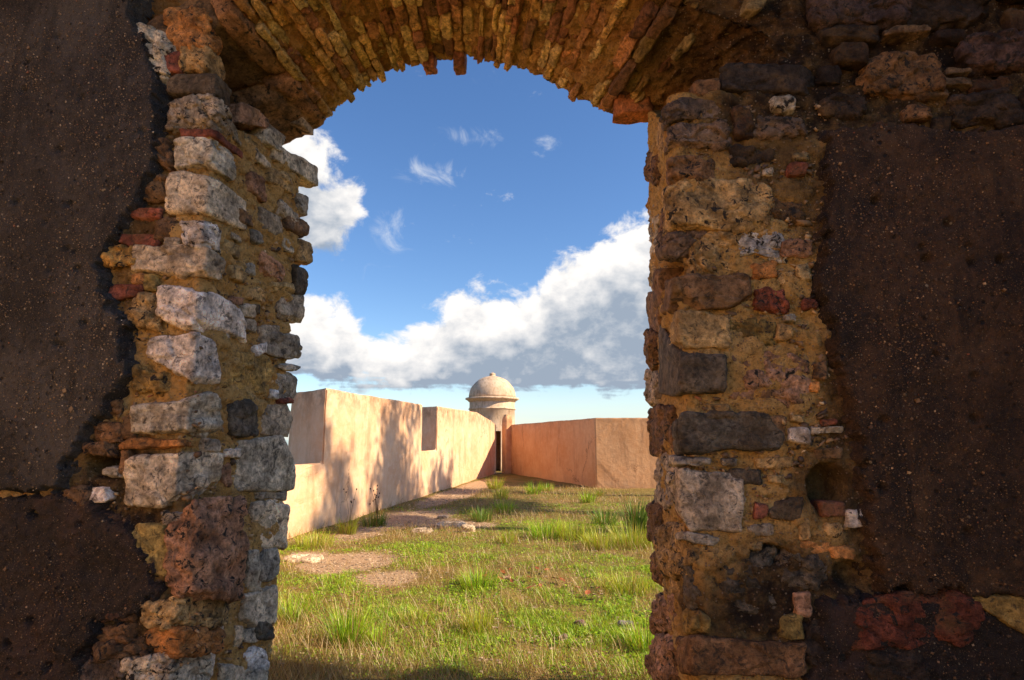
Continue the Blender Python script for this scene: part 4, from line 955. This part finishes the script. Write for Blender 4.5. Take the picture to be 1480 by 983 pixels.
# one bent wall: two runs meeting at the corner
def bent_wall():
    bm = bmesh.new()
    d1 = (C2 - C1) / L12; d2 = (C3 - C2) / L23; n1 = np.array([-d1[1], d1[0]]); n2 = np.array([-d2[1], d2[0]]); nm = (n1 + n2) / np.linalg.norm(n1 + n2); nm = nm / np.dot(nm, n1)
    inner = [C1, C2, C3]; outer = [C1 + n1 * 1.0, C2 + nm * 1.0, C3 + n2 * 1.0]; zt = [za, zb, zb + (zc - zb) * 5]
    zt[2] = zb
    f = [(bm.verts.new((p[0], p[1], -0.4)), bm.verts.new((p[0], p[1], z))) for p, z in zip(inner, zt)]
    b = [(bm.verts.new((p[0], p[1], -0.4)), bm.verts.new((p[0], p[1], z - 0.04))) for p, z in zip(outer, zt)]
    for i in (0, 1):
        bm.faces.new((f[i][0], f[i + 1][0], f[i + 1][1], f[i][1])); bm.faces.new((b[i][0], b[i][1], b[i + 1][1], b[i + 1][0]))
        bm.faces.new((f[i][1], f[i + 1][1], b[i + 1][1], b[i][1])); bm.faces.new((f[i][0], b[i][0], b[i + 1][0], f[i + 1][0]))
    bm.faces.new((f[0][0], f[0][1], b[0][1], b[0][0])); bm.faces.new((f[2][0], b[2][0], b[2][1], f[2][1]))
    bmesh.ops.recalc_face_normals(bm, faces=bm.faces[:])
    bmesh.ops.bevel(bm, geom=[e for e in bm.edges if e.calc_face_angle(0) > 0.15], offset=0.03, segments=3, affect='EDGES')
    for _ in range(6):
        le = [e for e in bm.edges if e.calc_length() > 0.25]
        if le: bmesh.ops.subdivide_edges(bm, edges=le, cuts=1)
    bmesh.ops.triangulate(bm, faces=[q for q in bm.faces if len(q.verts) > 4])
    C_ = np.array([v.co[:] for v in bm.verts]); w = 0.022 * np.stack([fbm(C_ + 3, 1.8, 3), fbm(C_ + 9, 1.6, 3), 0.8 * fbm(C_ + 17, 1.2, 3)], 1) + 0.012 * np.stack([fbm(C_ + 23, 6, 2), fbm(C_ + 29, 6, 2), fbm(C_ + 37, 6, 2)], 1)
    o0 = np.array([C1[0], C1[1], 0])
    for v, c_ in zip(bm.verts, C_ + w - o0): v.co = c_
    me = bpy.data.meshes.new('parapet_wall'); bm.to_mesh(me); bm.free(); me.materials.append(M_STUCCO_O)
    o = bpy.data.objects.new('parapet_wall', me); col.objects.link(o); o.location = o0; return o
wr = bent_wall(); tag(wr, 'plain orange stucco parapet wall with a bend, right of the sentry box', 'wall')
# round-topped jamb at the way into the sentry box
d1 = (C2 - C1) / L12; n1 = np.array([-d1[1], d1[0]])
zj = top_z(728, 601, C1, C2) + 0.03
wj = 0.52
def jamb():
    bm = bmesh.new(); rings = []; hw = 0.19
    pc = np.array(gpt(727.5, 685)); rot = math.radians(38); c_in = pc + np.array([0.13, 0.30])
    secs = [(1.0, -0.4), (1.0, 0.5), (1.0, zj - 0.34)] + [(math.cos(a * math.pi / 2 / 7) ** 0.8, zj - 0.34 + 0.34 * math.sin(a * math.pi / 2 / 7)) for a in range(1, 7)]
    for f_, z in secs:
        rg = []
        for i in range(20):
            a = rot + i * math.pi / 10; r_ = hw * f_ / (abs(math.cos(a - rot)) ** 9 + abs(math.sin(a - rot)) ** 9) ** (1 / 9)
            rg.append(bm.verts.new((c_in[0] + r_ * math.cos(a), c_in[1] + r_ * math.sin(a), z)))
        rings.append(rg)
    for r1, r2 in zip(rings[:-1], rings[1:]):
        for i in range(20): bm.faces.new((r1[i], r1[(i + 1) % 20], r2[(i + 1) % 20], r2[i]))
    bm.faces.new(rings[-1])
    me = bpy.data.meshes.new('gate_pier'); bm.to_mesh(me); bm.free(); me.materials.append(M_STUCCO_O)
    me.transform(Matrix.Translation((-c_in[0], -c_in[1], 0)))
    o = bpy.data.objects.new('gate_pier', me); col.objects.link(o); o.location = (c_in[0], c_in[1], 0); return o
tag(jamb(), 'slim round topped orange pier at the gap before the sentry box', 'pier')

# ---- sentry box: a round turret with mouldings, dome and finial
YS = 29.6
sc_x = on_y(711.5, 577, YS); kS = np.linalg.norm(sc_x - EYE) / math.hypot(F_PX, 90) * 1.0
def zs(y): return float(on_y(711.5, y, YS)[2])
def rad(px_): return px_ / F_PX * (np.dot(sc_x - EYE, _F))
sentry = thing('sentry_box', (sc_x[0], YS, 0), 'round pale domed sentry box turret rising behind the wall corner', 'turret')
def lathe(name, prof_, mat, parent, seg=48, wob=0.012):
    V_, Fq = [], []
    for r, z in prof_:
        for a in range(seg): V_.append((sc_x[0] + r * math.cos(a * 2 * math.pi / seg), YS + r * math.sin(a * 2 * math.pi / seg), z))
    for i in range(len(prof_) - 1):
        for a in range(seg): Fq.append([i * seg + a, i * seg + (a + 1) % seg, (i + 1) * seg + (a + 1) % seg, (i + 1) * seg + a])
    Fq.append(list(range(seg))[::-1]); Fq.append([(len(prof_) - 1) * seg + a for a in range(seg)])
    V_ = np.array(V_); V_ = V_ + wob * np.stack([fbm(V_, 2.2, 3), fbm(V_ + 7, 2.2, 3), fbm(V_ + 15, 2.2, 3)], 1) * 2
    o = link_mesh(name, V_, Fq, mat, parent, loc=(sc_x[0], YS, prof_[0][1]))
    o.data.polygons.foreach_set('use_smooth', [True] * len(o.data.polygons)); return o
rc = rad(32.6)
z_c = zs(577)
drum = lathe('drum', [(rc, -0.3), (rc, 0.3), (rc, 0.9), (rc, 1.5), (rc, 1.9), (rc, 2.2), (rc, zs(592) - 0.03), (rc + 0.015, zs(592) - 0.02), (rc + 0.05, zs(592)), (rc + 0.05, zs(591)), (rc + 0.01, zs(590)), (rc, zs(589)), (rc, zs(581))], M_LIME, sentry)
# the doorway into the turret, facing the gap in the parapet
bm = bmesh.new(); bm.from_mesh(drum.data)
gone = [f for f in bm.faces if len(f.verts) == 4 and f.calc_center_median().z + drum.location.z < 1.95 and abs(math.atan2(f.calc_center_median().x - 0.0, -f.calc_center_median().y) - 0.10) < 0.42]
bmesh.ops.delete(bm, geom=gone, context='FACES'); bm.to_mesh(drum.data); bm.free()
lathe('inner_lining', [(rc * 0.80, -0.28), (rc * 0.80, 2.4), (0.05, 2.5)], M_STUCCO_O, sentry, seg=32)
bm = bmesh.new(); lin = [o_ for o_ in sentry.children if o_.name.startswith('inner_lining')][0]; bm.from_mesh(lin.data)
gone = [f for f in bm.faces if len(f.verts) == 4 and f.calc_center_median().z + lin.location.z < 2.2 and abs(math.atan2(f.calc_center_median().x, -f.calc_center_median().y) - 0.10) < 0.5]
bmesh.ops.delete(bm, geom=gone, context='FACES'); bm.to_mesh(lin.data); bm.free()
lathe('cornice', [(rc - 0.02, zs(582)), (rc + 0.04, zs(581)), (rc + 0.07, zs(580)), (rad(36.0), zs(579)), (rad(38.6), zs(577.8)), (rad(38.9), zs(576.4)), (rad(37.8), zs(575.5)), (rad(34.5), zs(575))], M_LIME, sentry)
dm = [(rad(34.0) * math.cos(a * math.pi / 2 / 14), zs(575.2) + (zs(543.5) - zs(575.2)) * math.sin(a * math.pi / 2 / 14)) for a in range(14)] + [(0.05, zs(543.5))]
lathe('dome', dm, M_LIME, sentry)
lathe('finial', [(0.20, zs(544.6)), (0.17, zs(543)), (0.12, zs(542.4)), (0.16, zs(541.2)), (0.15, zs(540)), (0.08, zs(539)), (0.03, zs(538.3))], M_LIME, sentry, seg=16, wob=0.012)

# ------------------------------------------------------------------ tree outside the frame whose shade falls on the long wall
def tube(pts, radii, seg=7):
    V_, Fq = [], []; pts = [np.asarray(p, float) for p in pts]
    for i, (p, r) in enumerate(zip(pts, radii)):
        t = pts[min(i + 1, len(pts) - 1)] - pts[max(i - 1, 0)]; t = t / np.linalg.norm(t)
        u = np.cross(t, (0.3, 0.9, 0.1)); u /= np.linalg.norm(u); v = np.cross(t, u)
        for a in range(seg): V_.append(p + r * (u * math.cos(a * 2 * math.pi / seg) + v * math.sin(a * 2 * math.pi / seg)))
    for i in range(len(pts) - 1):
        for a in range(seg): Fq.append([i * seg + a, i * seg + (a + 1) % seg, (i + 1) * seg + (a + 1) % seg, (i + 1) * seg + a])
    return V_, Fq
tsun = np.array(to_sun)
def build_tree(base, height, spread, seed, label, limbs=7, leaves=2600, crown_lo=0.45, girth=0.13):
    rs = np.random.RandomState(seed); base = np.array([base[0], base[1], 0.0])
    t = thing('tree', base, label, 'tree', 'trees right of the doorway')
    V_, Fq, off = [], [], 0; tips = []
    def add(p, r):
        nonlocal off
        a, b = tube(p, r); V_.extend(a); Fq.extend([[i + off for i in f] for f in b]); off += len(a)
    bend = rs.uniform(-0.3, 0.3, 2)
    tr = [base + np.array([bend[0] * k * k, bend[1] * k * k, -0.2 + (height * 0.8 + 0.2) * k]) for k in np.linspace(0, 1, 7)]
    add(tr, np.linspace(girth, girth * 0.45, 7))
    for i in range(limbs):
        k = rs.uniform(crown_lo, 0.95); p = base + np.array([bend[0] * k * k, bend[1] * k * k, height * 0.8 * k]); a = rs.uniform(0, 2 * math.pi)
        L = spread * rs.uniform(0.6, 1.0); d = np.array([math.cos(a), math.sin(a), rs.uniform(0.3, 0.9)])
        pts = [p + d * L * s + np.array([0, 0, 0.25 * L * s * s]) + rs.normal(size=3) * 0.08 * s for s in np.linspace(0, 1, 5)]
        add(pts, np.linspace(0.055, 0.012, 5)); tips += pts[2:]
    link_mesh('trunk', np.array(V_), Fq, M_BARK, t, loc=base)
    tips = np.array(tips + tr[-2:]); c = tips[rs.randint(len(tips), size=leaves)] + rs.normal(size=(leaves, 3)) * spread * np.array([0.16, 0.16, 0.12])
    u = rs.normal(size=(leaves, 3)); u /= np.linalg.norm(u, axis=1)[:, None]; w = np.cross(u, rs.normal(size=(leaves, 3))); w /= np.linalg.norm(w, axis=1)[:, None]
    L = rs.uniform(0.09, 0.18, (leaves, 1)); lv = np.stack([c - u * L, c + w * L * 0.4, c + u * L, c - w * L * 0.4], 1).reshape(-1, 3)
    link_mesh('crown', lv, np.arange(leaves * 4).reshape(-1, 4), M_LEAF, t, loc=base + np.array([0, 0, height * 0.7]), smooth=False)
def sunward(px_, py_, dist):
    p = on_plane(px_, py_, (A[0], A[1], 0), nL); q = p + tsun / math.hypot(tsun[0], tsun[1]) * dist; return q
q1 = sunward(566, 610, 17.0); build_tree((q1[0], q1[1]), q1[2] + 2.0, 2.3, 5, 'thick leafy tree casting its shade on the long wall', 11, 5200, 0.74, 0.42)
q2 = sunward(500, 600, 19.0); build_tree((q2[0], q2[1]), q2[2] + 2.4, 1.5, 9, 'slender tree nearest the gate, shading the near merlon', 7, 1300, 0.80, 0.30)
q3 = sunward(636, 600, 18.0); build_tree((q3[0], q3[1]), q3[2] + 1.8, 1.5, 14, 'thin tree farthest along, shading the wall beside the second embrasure', 6, 1400, 0.80, 0.26)

# ------------------------------------------------------------------ grass
rsg = np.random.RandomState(21)
def blades(name, base, length, width, lean, azim, colr, mat=M_BLADE, bend=1.0, parent=None, loc=None):
    n = len(base)
    dirv = np.stack([np.cos(azim), np.sin(azim), np.zeros(n)], 1); side = np.stack([-np.sin(azim), np.cos(azim), np.zeros(n)], 1)
    ca = rsg.uniform(-0.9, 0.9, n); side = side * np.cos(ca)[:, None] + dirv * np.sin(ca)[:, None]
    def at(k):
        out = lean * k * (0.45 + 0.55 * k * bend); up = np.sqrt(np.clip(1 - (lean * (0.45 + 0.55 * k * bend)) ** 2, 0.02, 1)) * k
        return base + dirv * (length * out)[:, None] + np.array([0, 0, 1.0]) * (length * up)[:, None]
    p0, p1, p2 = at(0.0), at(0.5), at(1.0); w = (width / 2)[:, None]
    V_ = np.stack([p0 - side * w, p0 + side * w, p1 + side * w * 0.8, p1 - side * w * 0.8, p2], 1).reshape(-1, 3)
    i = np.arange(n)[:, None] * 5
    q = (i + np.array([[0, 1, 2, 3]])).tolist(); t = (i + np.array([[3, 2, 4]])).tolist()
    o = link_mesh(name, V_, q + t, mat, parent, smooth=True, loc=loc)
    ca_ = o.data.color_attributes.new('blade_color', 'FLOAT_COLOR', 'POINT')
    cc = np.repeat(np.concatenate([colr, np.ones((n, 1))], 1), 5, axis=0).reshape(n, 5, 4)
    cc[:, 0:2, :3] *= 0.75; cc[:, 4, :3] *= np.array([1.15, 1.1, 0.95])
    ca_.data.foreach_set('color', cc.astype(np.float32).ravel())
    return o
def scatter(n, y0, y1, pw):
    u = rsg.uniform(0, 1, n); y = (y0 ** (1 - pw) + u * (y1 ** (1 - pw) - y0 ** (1 - pw))) ** (1 / (1 - pw))
    x = rsg.uniform(-1, 1, n) * 1.0
    lo = np.maximum(-0.60 * y - 0.8, A[0] + (y - A[1]) * dAB[0] / dAB[1] + 0.02); hi = 0.22 * y + 1.2
    x = lo + (x * 0.5 + 0.5) * (hi - lo)
    # keep inside the right wall
    keep = np.ones(n, bool)
    for P0_, P1_ in ((C1, C2), (C2, C3)):
        d_ = P1_ - P0_; nn = np.array([-d_[1], d_[0]]); keep &= ((x - P0_[0]) * nn[0] + (y - P0_[1]) * nn[1] < -0.05) | (nn[0] * 0 + 0 > 1)
    keep &= ~((y < YF + 0.05) & ((x < XL1) | (x > XR1)))
    return x[keep], y[keep]
GREEN = np.array([[0.28, 0.48, 0.02], [0.40, 0.58, 0.025], [0.17, 0.35, 0.015], [0.50, 0.60, 0.04]]); STRAW = np.array([[0.52, 0.37, 0.15], [0.42, 0.27, 0.09], [0.60, 0.46, 0.22], [0.33, 0.19, 0.07]])
x, y = scatter(430000, 3.3, 24, 1.95)
lu = lush_at(x, y); ba = bare_at(x, y)
far = sstep(9, 16, y)
keep = rsg.uniform(size=len(x)) < (0.12 + 0.88 * lu ** 0.8) * (1 - ba) ** 2 * (1 - 0.5 * far * (1 - lu))
x, y, lu, far = x[keep], y[keep], lu[keep], far[keep]; n = len(x)
dry = rsg.uniform(size=n) < np.clip(0.15 - 0.28 * lu + 0.42 * far, 0.03, 0.8)
cc = np.where(dry[:, None], STRAW[rsg.randint(4, size=n)], GREEN[rsg.randint(4, size=n)]) * rsg.uniform(0.75, 1.25, (n, 1))
cl_ = sstep(-0.35, 0.45, fbm(np.stack([x, y, 0 * x + 3], 1), 3.2, 3, 0.6))
ln = rsg.uniform(0.016, 0.05, n) * (0.5 + 0.6 * lu) * (0.35 + 1.25 * cl_) * np.where(dry, 0.8, 1.0); ln *= 1 + 0.8 * (rsg.uniform(size=n) < 0.05)
o = blades('grass', np.stack([x, y, ground_z(x, y) - 0.004], 1), ln, 0.0018 + 0.00040 * y, rsg.uniform(0.35, 0.985, n), rsg.uniform(0, 6.283, n), cc)
tag(o, 'short green and straw coloured grass covering the courtyard ground', 'grass', kind='stuff')
x, y = scatter(95000, 3.3, 25, 1.7); lu = lush_at(x, y); ba = bare_at(x, y); keep = rsg.uniform(size=len(x)) < (0.75 - 0.72 * lu) * (1 - ba) ** 2 + 0.03
x, y = x[keep], y[keep]; n = len(x); cc = STRAW[rsg.randint(4, size=n)] * rsg.uniform(0.7, 1.25, (n, 1))
o = blades('dry_straw', np.stack([x, y, ground_z(x, y) + rsg.uniform(0.003, 0.03, n)], 1), rsg.uniform(0.05, 0.20, n), 0.0016 + 0.0003 * y, rsg.uniform(0.93, 0.995, n), rsg.uniform(0, 6.283, n), cc, bend=0.3)
tag(o, 'matted dry straw lying flat over the courtyard grass', 'straw', kind='stuff')

# low broad-leaved weeds between the blades
x, y = scatter(70000, 3.3, 20, 1.9); lu = lush_at(x, y); ba = bare_at(x, y); cl_ = fbm(np.stack([x, y, 0 * x + 40], 1), 1.6, 3)
keep = (rsg.uniform(size=len(x)) < (0.15 + 0.85 * lu) * (1 - ba) ** 2) & (cl_ > -0.02); x, y = x[keep], y[keep]; n = len(x)
c = np.stack([x, y, ground_z(x, y) + rsg.uniform(0.006, 0.03, n)], 1); a = rsg.uniform(0, 6.283, n); L = (rsg.uniform(0.006, 0.014, n) + 0.0006 * y)[:, None]
u = np.stack([np.cos(a), np.sin(a), rsg.uniform(-0.5, 0.5, n)], 1); w = np.stack([-np.sin(a), np.cos(a), rsg.uniform(-0.5, 0.5, n)], 1)
o = link_mesh('ground_weeds', np.stack([c - u * L, c + w * L * 0.7, c + u * L, c - w * L * 0.7], 1).reshape(-1, 3), np.arange(n * 4).reshape(-1, 4), M_BLADE, smooth=False)
ca_ = o.data.color_attributes.new('blade_color', 'FLOAT_COLOR', 'POINT'); cc = np.concatenate([GREEN[rsg.randint(3, size=n)] * rsg.uniform(0.6, 1.2, (n, 1)), np.ones((n, 1))], 1)
ca_.data.foreach_set('color', np.repeat(cc, 4, axis=0).astype(np.float32).ravel())
tag(o, 'low broad leaved weeds scattered through the courtyard grass', 'weeds', kind='stuff')
# grit and small gravel on the worn patches
x, y = scatter(60000, 4.0, 22, 1.6); ba = bare_at(x, y); keep = rsg.uniform(size=len(x)) < 0.06 + 0.5 * ba; x, y = x[keep][:9000], y[keep][:9000]; n = len(x)
p0, Fq = cube_lattice(1); p0 = p0 * np.array([1, 0.8, 0.5]); sz = (rsg.uniform(0.3, 1.0, n) ** 2 * 0.014 + 0.0004 * y)
gv = (p0[None] * sz[:, None, None] * rsg.uniform(0.6, 1.3, (n, 8, 1))) + np.stack([x, y, ground_z(x, y)], 1)[:, None, :]
o = link_mesh('gravel', gv.reshape(-1, 3), (np.arange(n)[:, None, None] * 8 + Fq[None]).reshape(-1, 4), M_STONE, smooth=False); o.color = (0.52, 0.39, 0.26, 1)
tag(o, 'fine pale gravel strewn over the worn sandy patches', 'gravel', kind='stuff')

# ---- tufts one can pick out
def tuft(px_, py_, h, n, rad_, tone, label, wd=0.007, spread=0.75):
    gx, gy = gpt(px_, py_); gz = float(ground_z(np.array([gx]), np.array([gy]))[0]); c = np.array([gx, gy, gz - 0.01])
    h *= 1.12; n = int(n * 1.9)
    t = thing('grass_tuft', c, label, 'grass tuft', 'grass tufts in the courtyard')
    a = rsg.uniform(0, 6.283, n); r = rad_ * np.sqrt(rsg.uniform(0, 1, n)); b = c + np.stack([r * np.cos(a), r * np.sin(a), 0 * r], 1)
    pal = {'g': GREEN[:3], 'y': np.array([[0.38, 0.46, 0.04], [0.28, 0.38, 0.03], [0.46, 0.48, 0.06]]), 'd': np.array([[0.10, 0.20, 0.02], [0.13, 0.25, 0.025], [0.18, 0.30, 0.035]])}[tone]
    cc = pal[rsg.randint(3, size=n)] * rsg.uniform(0.75, 1.3, (n, 1)); st = rsg.uniform(size=n) < 0.12; cc[st] = STRAW[rsg.randint(4, size=st.sum())]
    blades('leaves', b, h * rsg.uniform(0.5, 1.0, n), np.full(n, wd) * rsg.uniform(0.7, 1.2, n), rsg.uniform(0.05, spread, n), a + rsg.uniform(-0.5, 0.5, n), cc, parent=t, loc=c)
    return t
for q in [(715, 706, 0.42, 90, 0.22, 'y', 'small bright tuft nearest the gap beside the sentry box'), (724, 722, 0.36, 70, 0.18, 'y', 'low yellow-green tuft just in front of the tuft by the wall gap'),
          (771, 715, 0.38, 80, 0.2, 'g', 'green tuft left of a pair in front of the orange wall'), (790, 709, 0.30, 60, 0.2, 'g', 'smaller right hand tuft of a pair before the orange wall'), (849, 726, 0.34, 80, 0.18, 'g', 'round tuft below the bend of the orange wall'), (868, 716, 0.22, 40, 0.12, 'y', 'tiny sprout at the foot of the orange wall bend'),
          (696, 752, 0.30, 90, 0.2, 'd', 'dark tuft at the edge of the bare path in mid courtyard'), (729, 742, 0.32, 90, 0.2, 'g', 'tuft in mid courtyard right of the dark one'), (790, 776, 0.34, 150, 0.3, 'g', 'broad green tuft in the middle of the courtyard strip'), (832, 778, 0.30, 140, 0.3, 'y', 'bright tuft right of the broad green one'), (868, 790, 0.30, 150, 0.25, 'y', 'sunlit tuft left of the spiky dark clump'), (874, 760, 0.36, 100, 0.2, 'd', 'dark tuft behind the sunlit tufts'),
          (918, 768, 0.58, 80, 0.17, 'd', 'tall spiky dark green clump beside the right door jamb', 0.016), (914, 788, 0.36, 190, 0.3, 'y', 'bright grass fan at the foot of the tall spiky clump'), (734, 785, 0.22, 60, 0.14, 'y', 'small yellowish tuft left of the straw patch'), (692, 850, 0.24, 110, 0.18, 'g', 'loose tuft in the middle of the foreground grass'),
          (690, 912, 0.20, 110, 0.12, 'y', 'bright upright tuft in the front centre of the doorway'), (503, 932, 0.34, 130, 0.12, 'g', 'tall dark-rooted tuft in the left foreground', 0.006), (424, 896, 0.26, 80, 0.1, 'g', 'thin tuft close to the left door jamb'), (545, 930, 0.18, 60, 0.08, 'g', 'short sprig right of the tall foreground tuft'), (602, 900, 0.14, 60, 0.12, 'y', 'low sprig left of the front centre tuft'), (935, 935, 0.24, 120, 0.14, 'g', 'green tuft against the foot of the right jamb'), (540, 757, 0.34, 120, 0.22, 'd', 'weedy tuft against the long wall below the seed stalks'), (503, 770, 0.30, 90, 0.14, 'y', 'thin weed tuft at the long wall foot nearer the door'), (455, 790, 0.26, 120, 0.25, 'y', 'grass clump at the long wall foot by the left jamb'), (905, 850, 0.20, 150, 0.3, 'y', 'wide pale green clump near the right jamb')]:
    tuft(*q[:7], wd=(q[7] if len(q) > 7 else 0.0035 + 0.0005 * gpt(q[0], q[1])[1]))

# ---- dry seed stalks by the long wall
M_STALK = plain('dry_stalk', (0.12, 0.075, 0.035)); M_SEED = plain('seed_head', (0.035, 0.022, 0.014))
def seed_weed(px_, py_, n, h, label, seed):
    rs = np.random.RandomState(seed); gx, gy = gpt(px_, py_); base = np.array([gx, gy, 0.0]); t = thing('seed_weed', base, label, 'weed', 'dry seed weeds by the wall')
    for i in range(n):
        a = rs.uniform(0, 6.28); L = h * rs.uniform(0.6, 1.0); ln_ = rs.uniform(0.05, 0.35)
        pts = [base + np.array([math.cos(a) * ln_ * L * k * k, math.sin(a) * ln_ * L * k * k, L * k]) for k in np.linspace(0, 1, 5)]
        v, f = tube(pts, [0.0045, 0.004, 0.0035, 0.003, 0.003], 4); st = link_mesh('stalk', np.array(v), f, M_STALK, t, loc=base)
        p0, Fq = cube_lattice(2); e = np.linalg.norm(p0, axis=1)[:, None]
        for hd in range(rs.randint(1, 3)):
            c = pts[-1] + rs.normal(size=3) * 0.03 * hd; link_mesh('seed_head', p0 / e * np.array([0.012, 0.012, 0.017]) + c, Fq, M_SEED, st, loc=c)
seed_weed(545, 757, 9, 0.66, 'spray of dry stalks with dark seed heads against the long wall', 3)
seed_weed(505, 768, 4, 0.7, 'thin dry stalks with seed heads left of the larger spray', 8)

# ---- loose stones and fallen leaves
def field_stone(px_, py_, w, h, tint, label):
    gx, gy = gpt(px_, py_); c8 = box8(gx - w / 2, gx + w / 2, gy - w * 0.35, gy + w * 0.35, -0.06, h)
    o = put_block('field_stone', c8, None, tint, M_STONE, n=11, k=4.5, rough=0.02, fr=7, chip=0.02, wob=0.03)
    tag(o, label, 'stone', 'loose stones in the courtyard')
for q in [(676, 769, 0.2, 0.10, (0.56, 0.43, 0.29), 'rounded pale stone on the bare path edge in mid courtyard'), (652, 759, 0.5, 0.035, (0.56, 0.42, 0.28), 'flat pale stone slab left of the rounded stone'), (438, 808, 0.4, 0.03, (0.55, 0.44, 0.32), 'flat whitish stone near the left jamb by the sandy patch'), (905, 905, 0.14, 0.035, (0.32, 0.27, 0.24), 'flat grey stone in the grass near the right jamb'),
          (838, 905, 0.08, 0.04, (0.24, 0.15, 0.12), 'small reddish stone in the right foreground grass'), (812, 925, 0.07, 0.035, (0.30, 0.24, 0.2), 'small grey stone below the reddish one'), (610, 768, 0.3, 0.03, (0.5, 0.37, 0.25), 'low earth coloured stone by the sandy strip'), (732, 840, 0.10, 0.05, (0.4, 0.25, 0.16), 'small brown stone among the fallen leaves'), (640, 748, 0.2, 0.03, (0.55, 0.42, 0.3), 'small pale stone behind the flat slab')]: field_stone(*q)
M_DEAD = plain('dead_leaf', (0.30, 0.085, 0.022), 0.8, 0.4, 30)
def leaf_mesh():
    V_ = []; 
    for i, (u, wv) in enumerate([(-1, 0), (-0.5, 0.38), (0, 0.5), (0.5, 0.34), (1, 0)]):
        V_ += [(u, wv, 0.25 * wv + 0.12 * u * u), (u, 0, 0.12 * u * u), (u, -wv, 0.25 * wv + 0.12 * u * u)]
    Fq = []
    for i in range(4):
        for j in (0, 1): Fq.append([i * 3 + j, i * 3 + j + 1, i * 3 + j + 4, i * 3 + j + 3])
    me = bpy.data.meshes.new('fallen_leaf'); me.from_pydata(V_, [], Fq); me.materials.append(M_DEAD); return me
lm = leaf_mesh(); rl = random.Random(4)
for px_, py_ in [(728, 836), (736, 829), (742, 850), (775, 832), (788, 834), (765, 846), (800, 845), (822, 852), (838, 855), (862, 858), (868, 866), (815, 848), (725, 845), (780, 852), (850, 862), (700, 842), (770, 858), (880, 850)]:
    gx, gy = gpt(px_ + rl.uniform(-3, 3), py_ + rl.uniform(-3, 3)); o = bpy.data.objects.new('fallen_leaf', lm); col.objects.link(o)
    o.location = (gx, gy, float(ground_z(np.array([gx]), np.array([gy]))[0]) + 0.05); s_ = rl.uniform(0.035, 0.065); o.scale = (s_, s_, s_); o.rotation_euler = (rl.uniform(-0.5, 0.5), rl.uniform(-0.5, 0.5), rl.uniform(0, 6.28))
    tag(o, 'small rust coloured dead leaf lying in the foreground grass', 'leaf', 'fallen leaves in the grass')
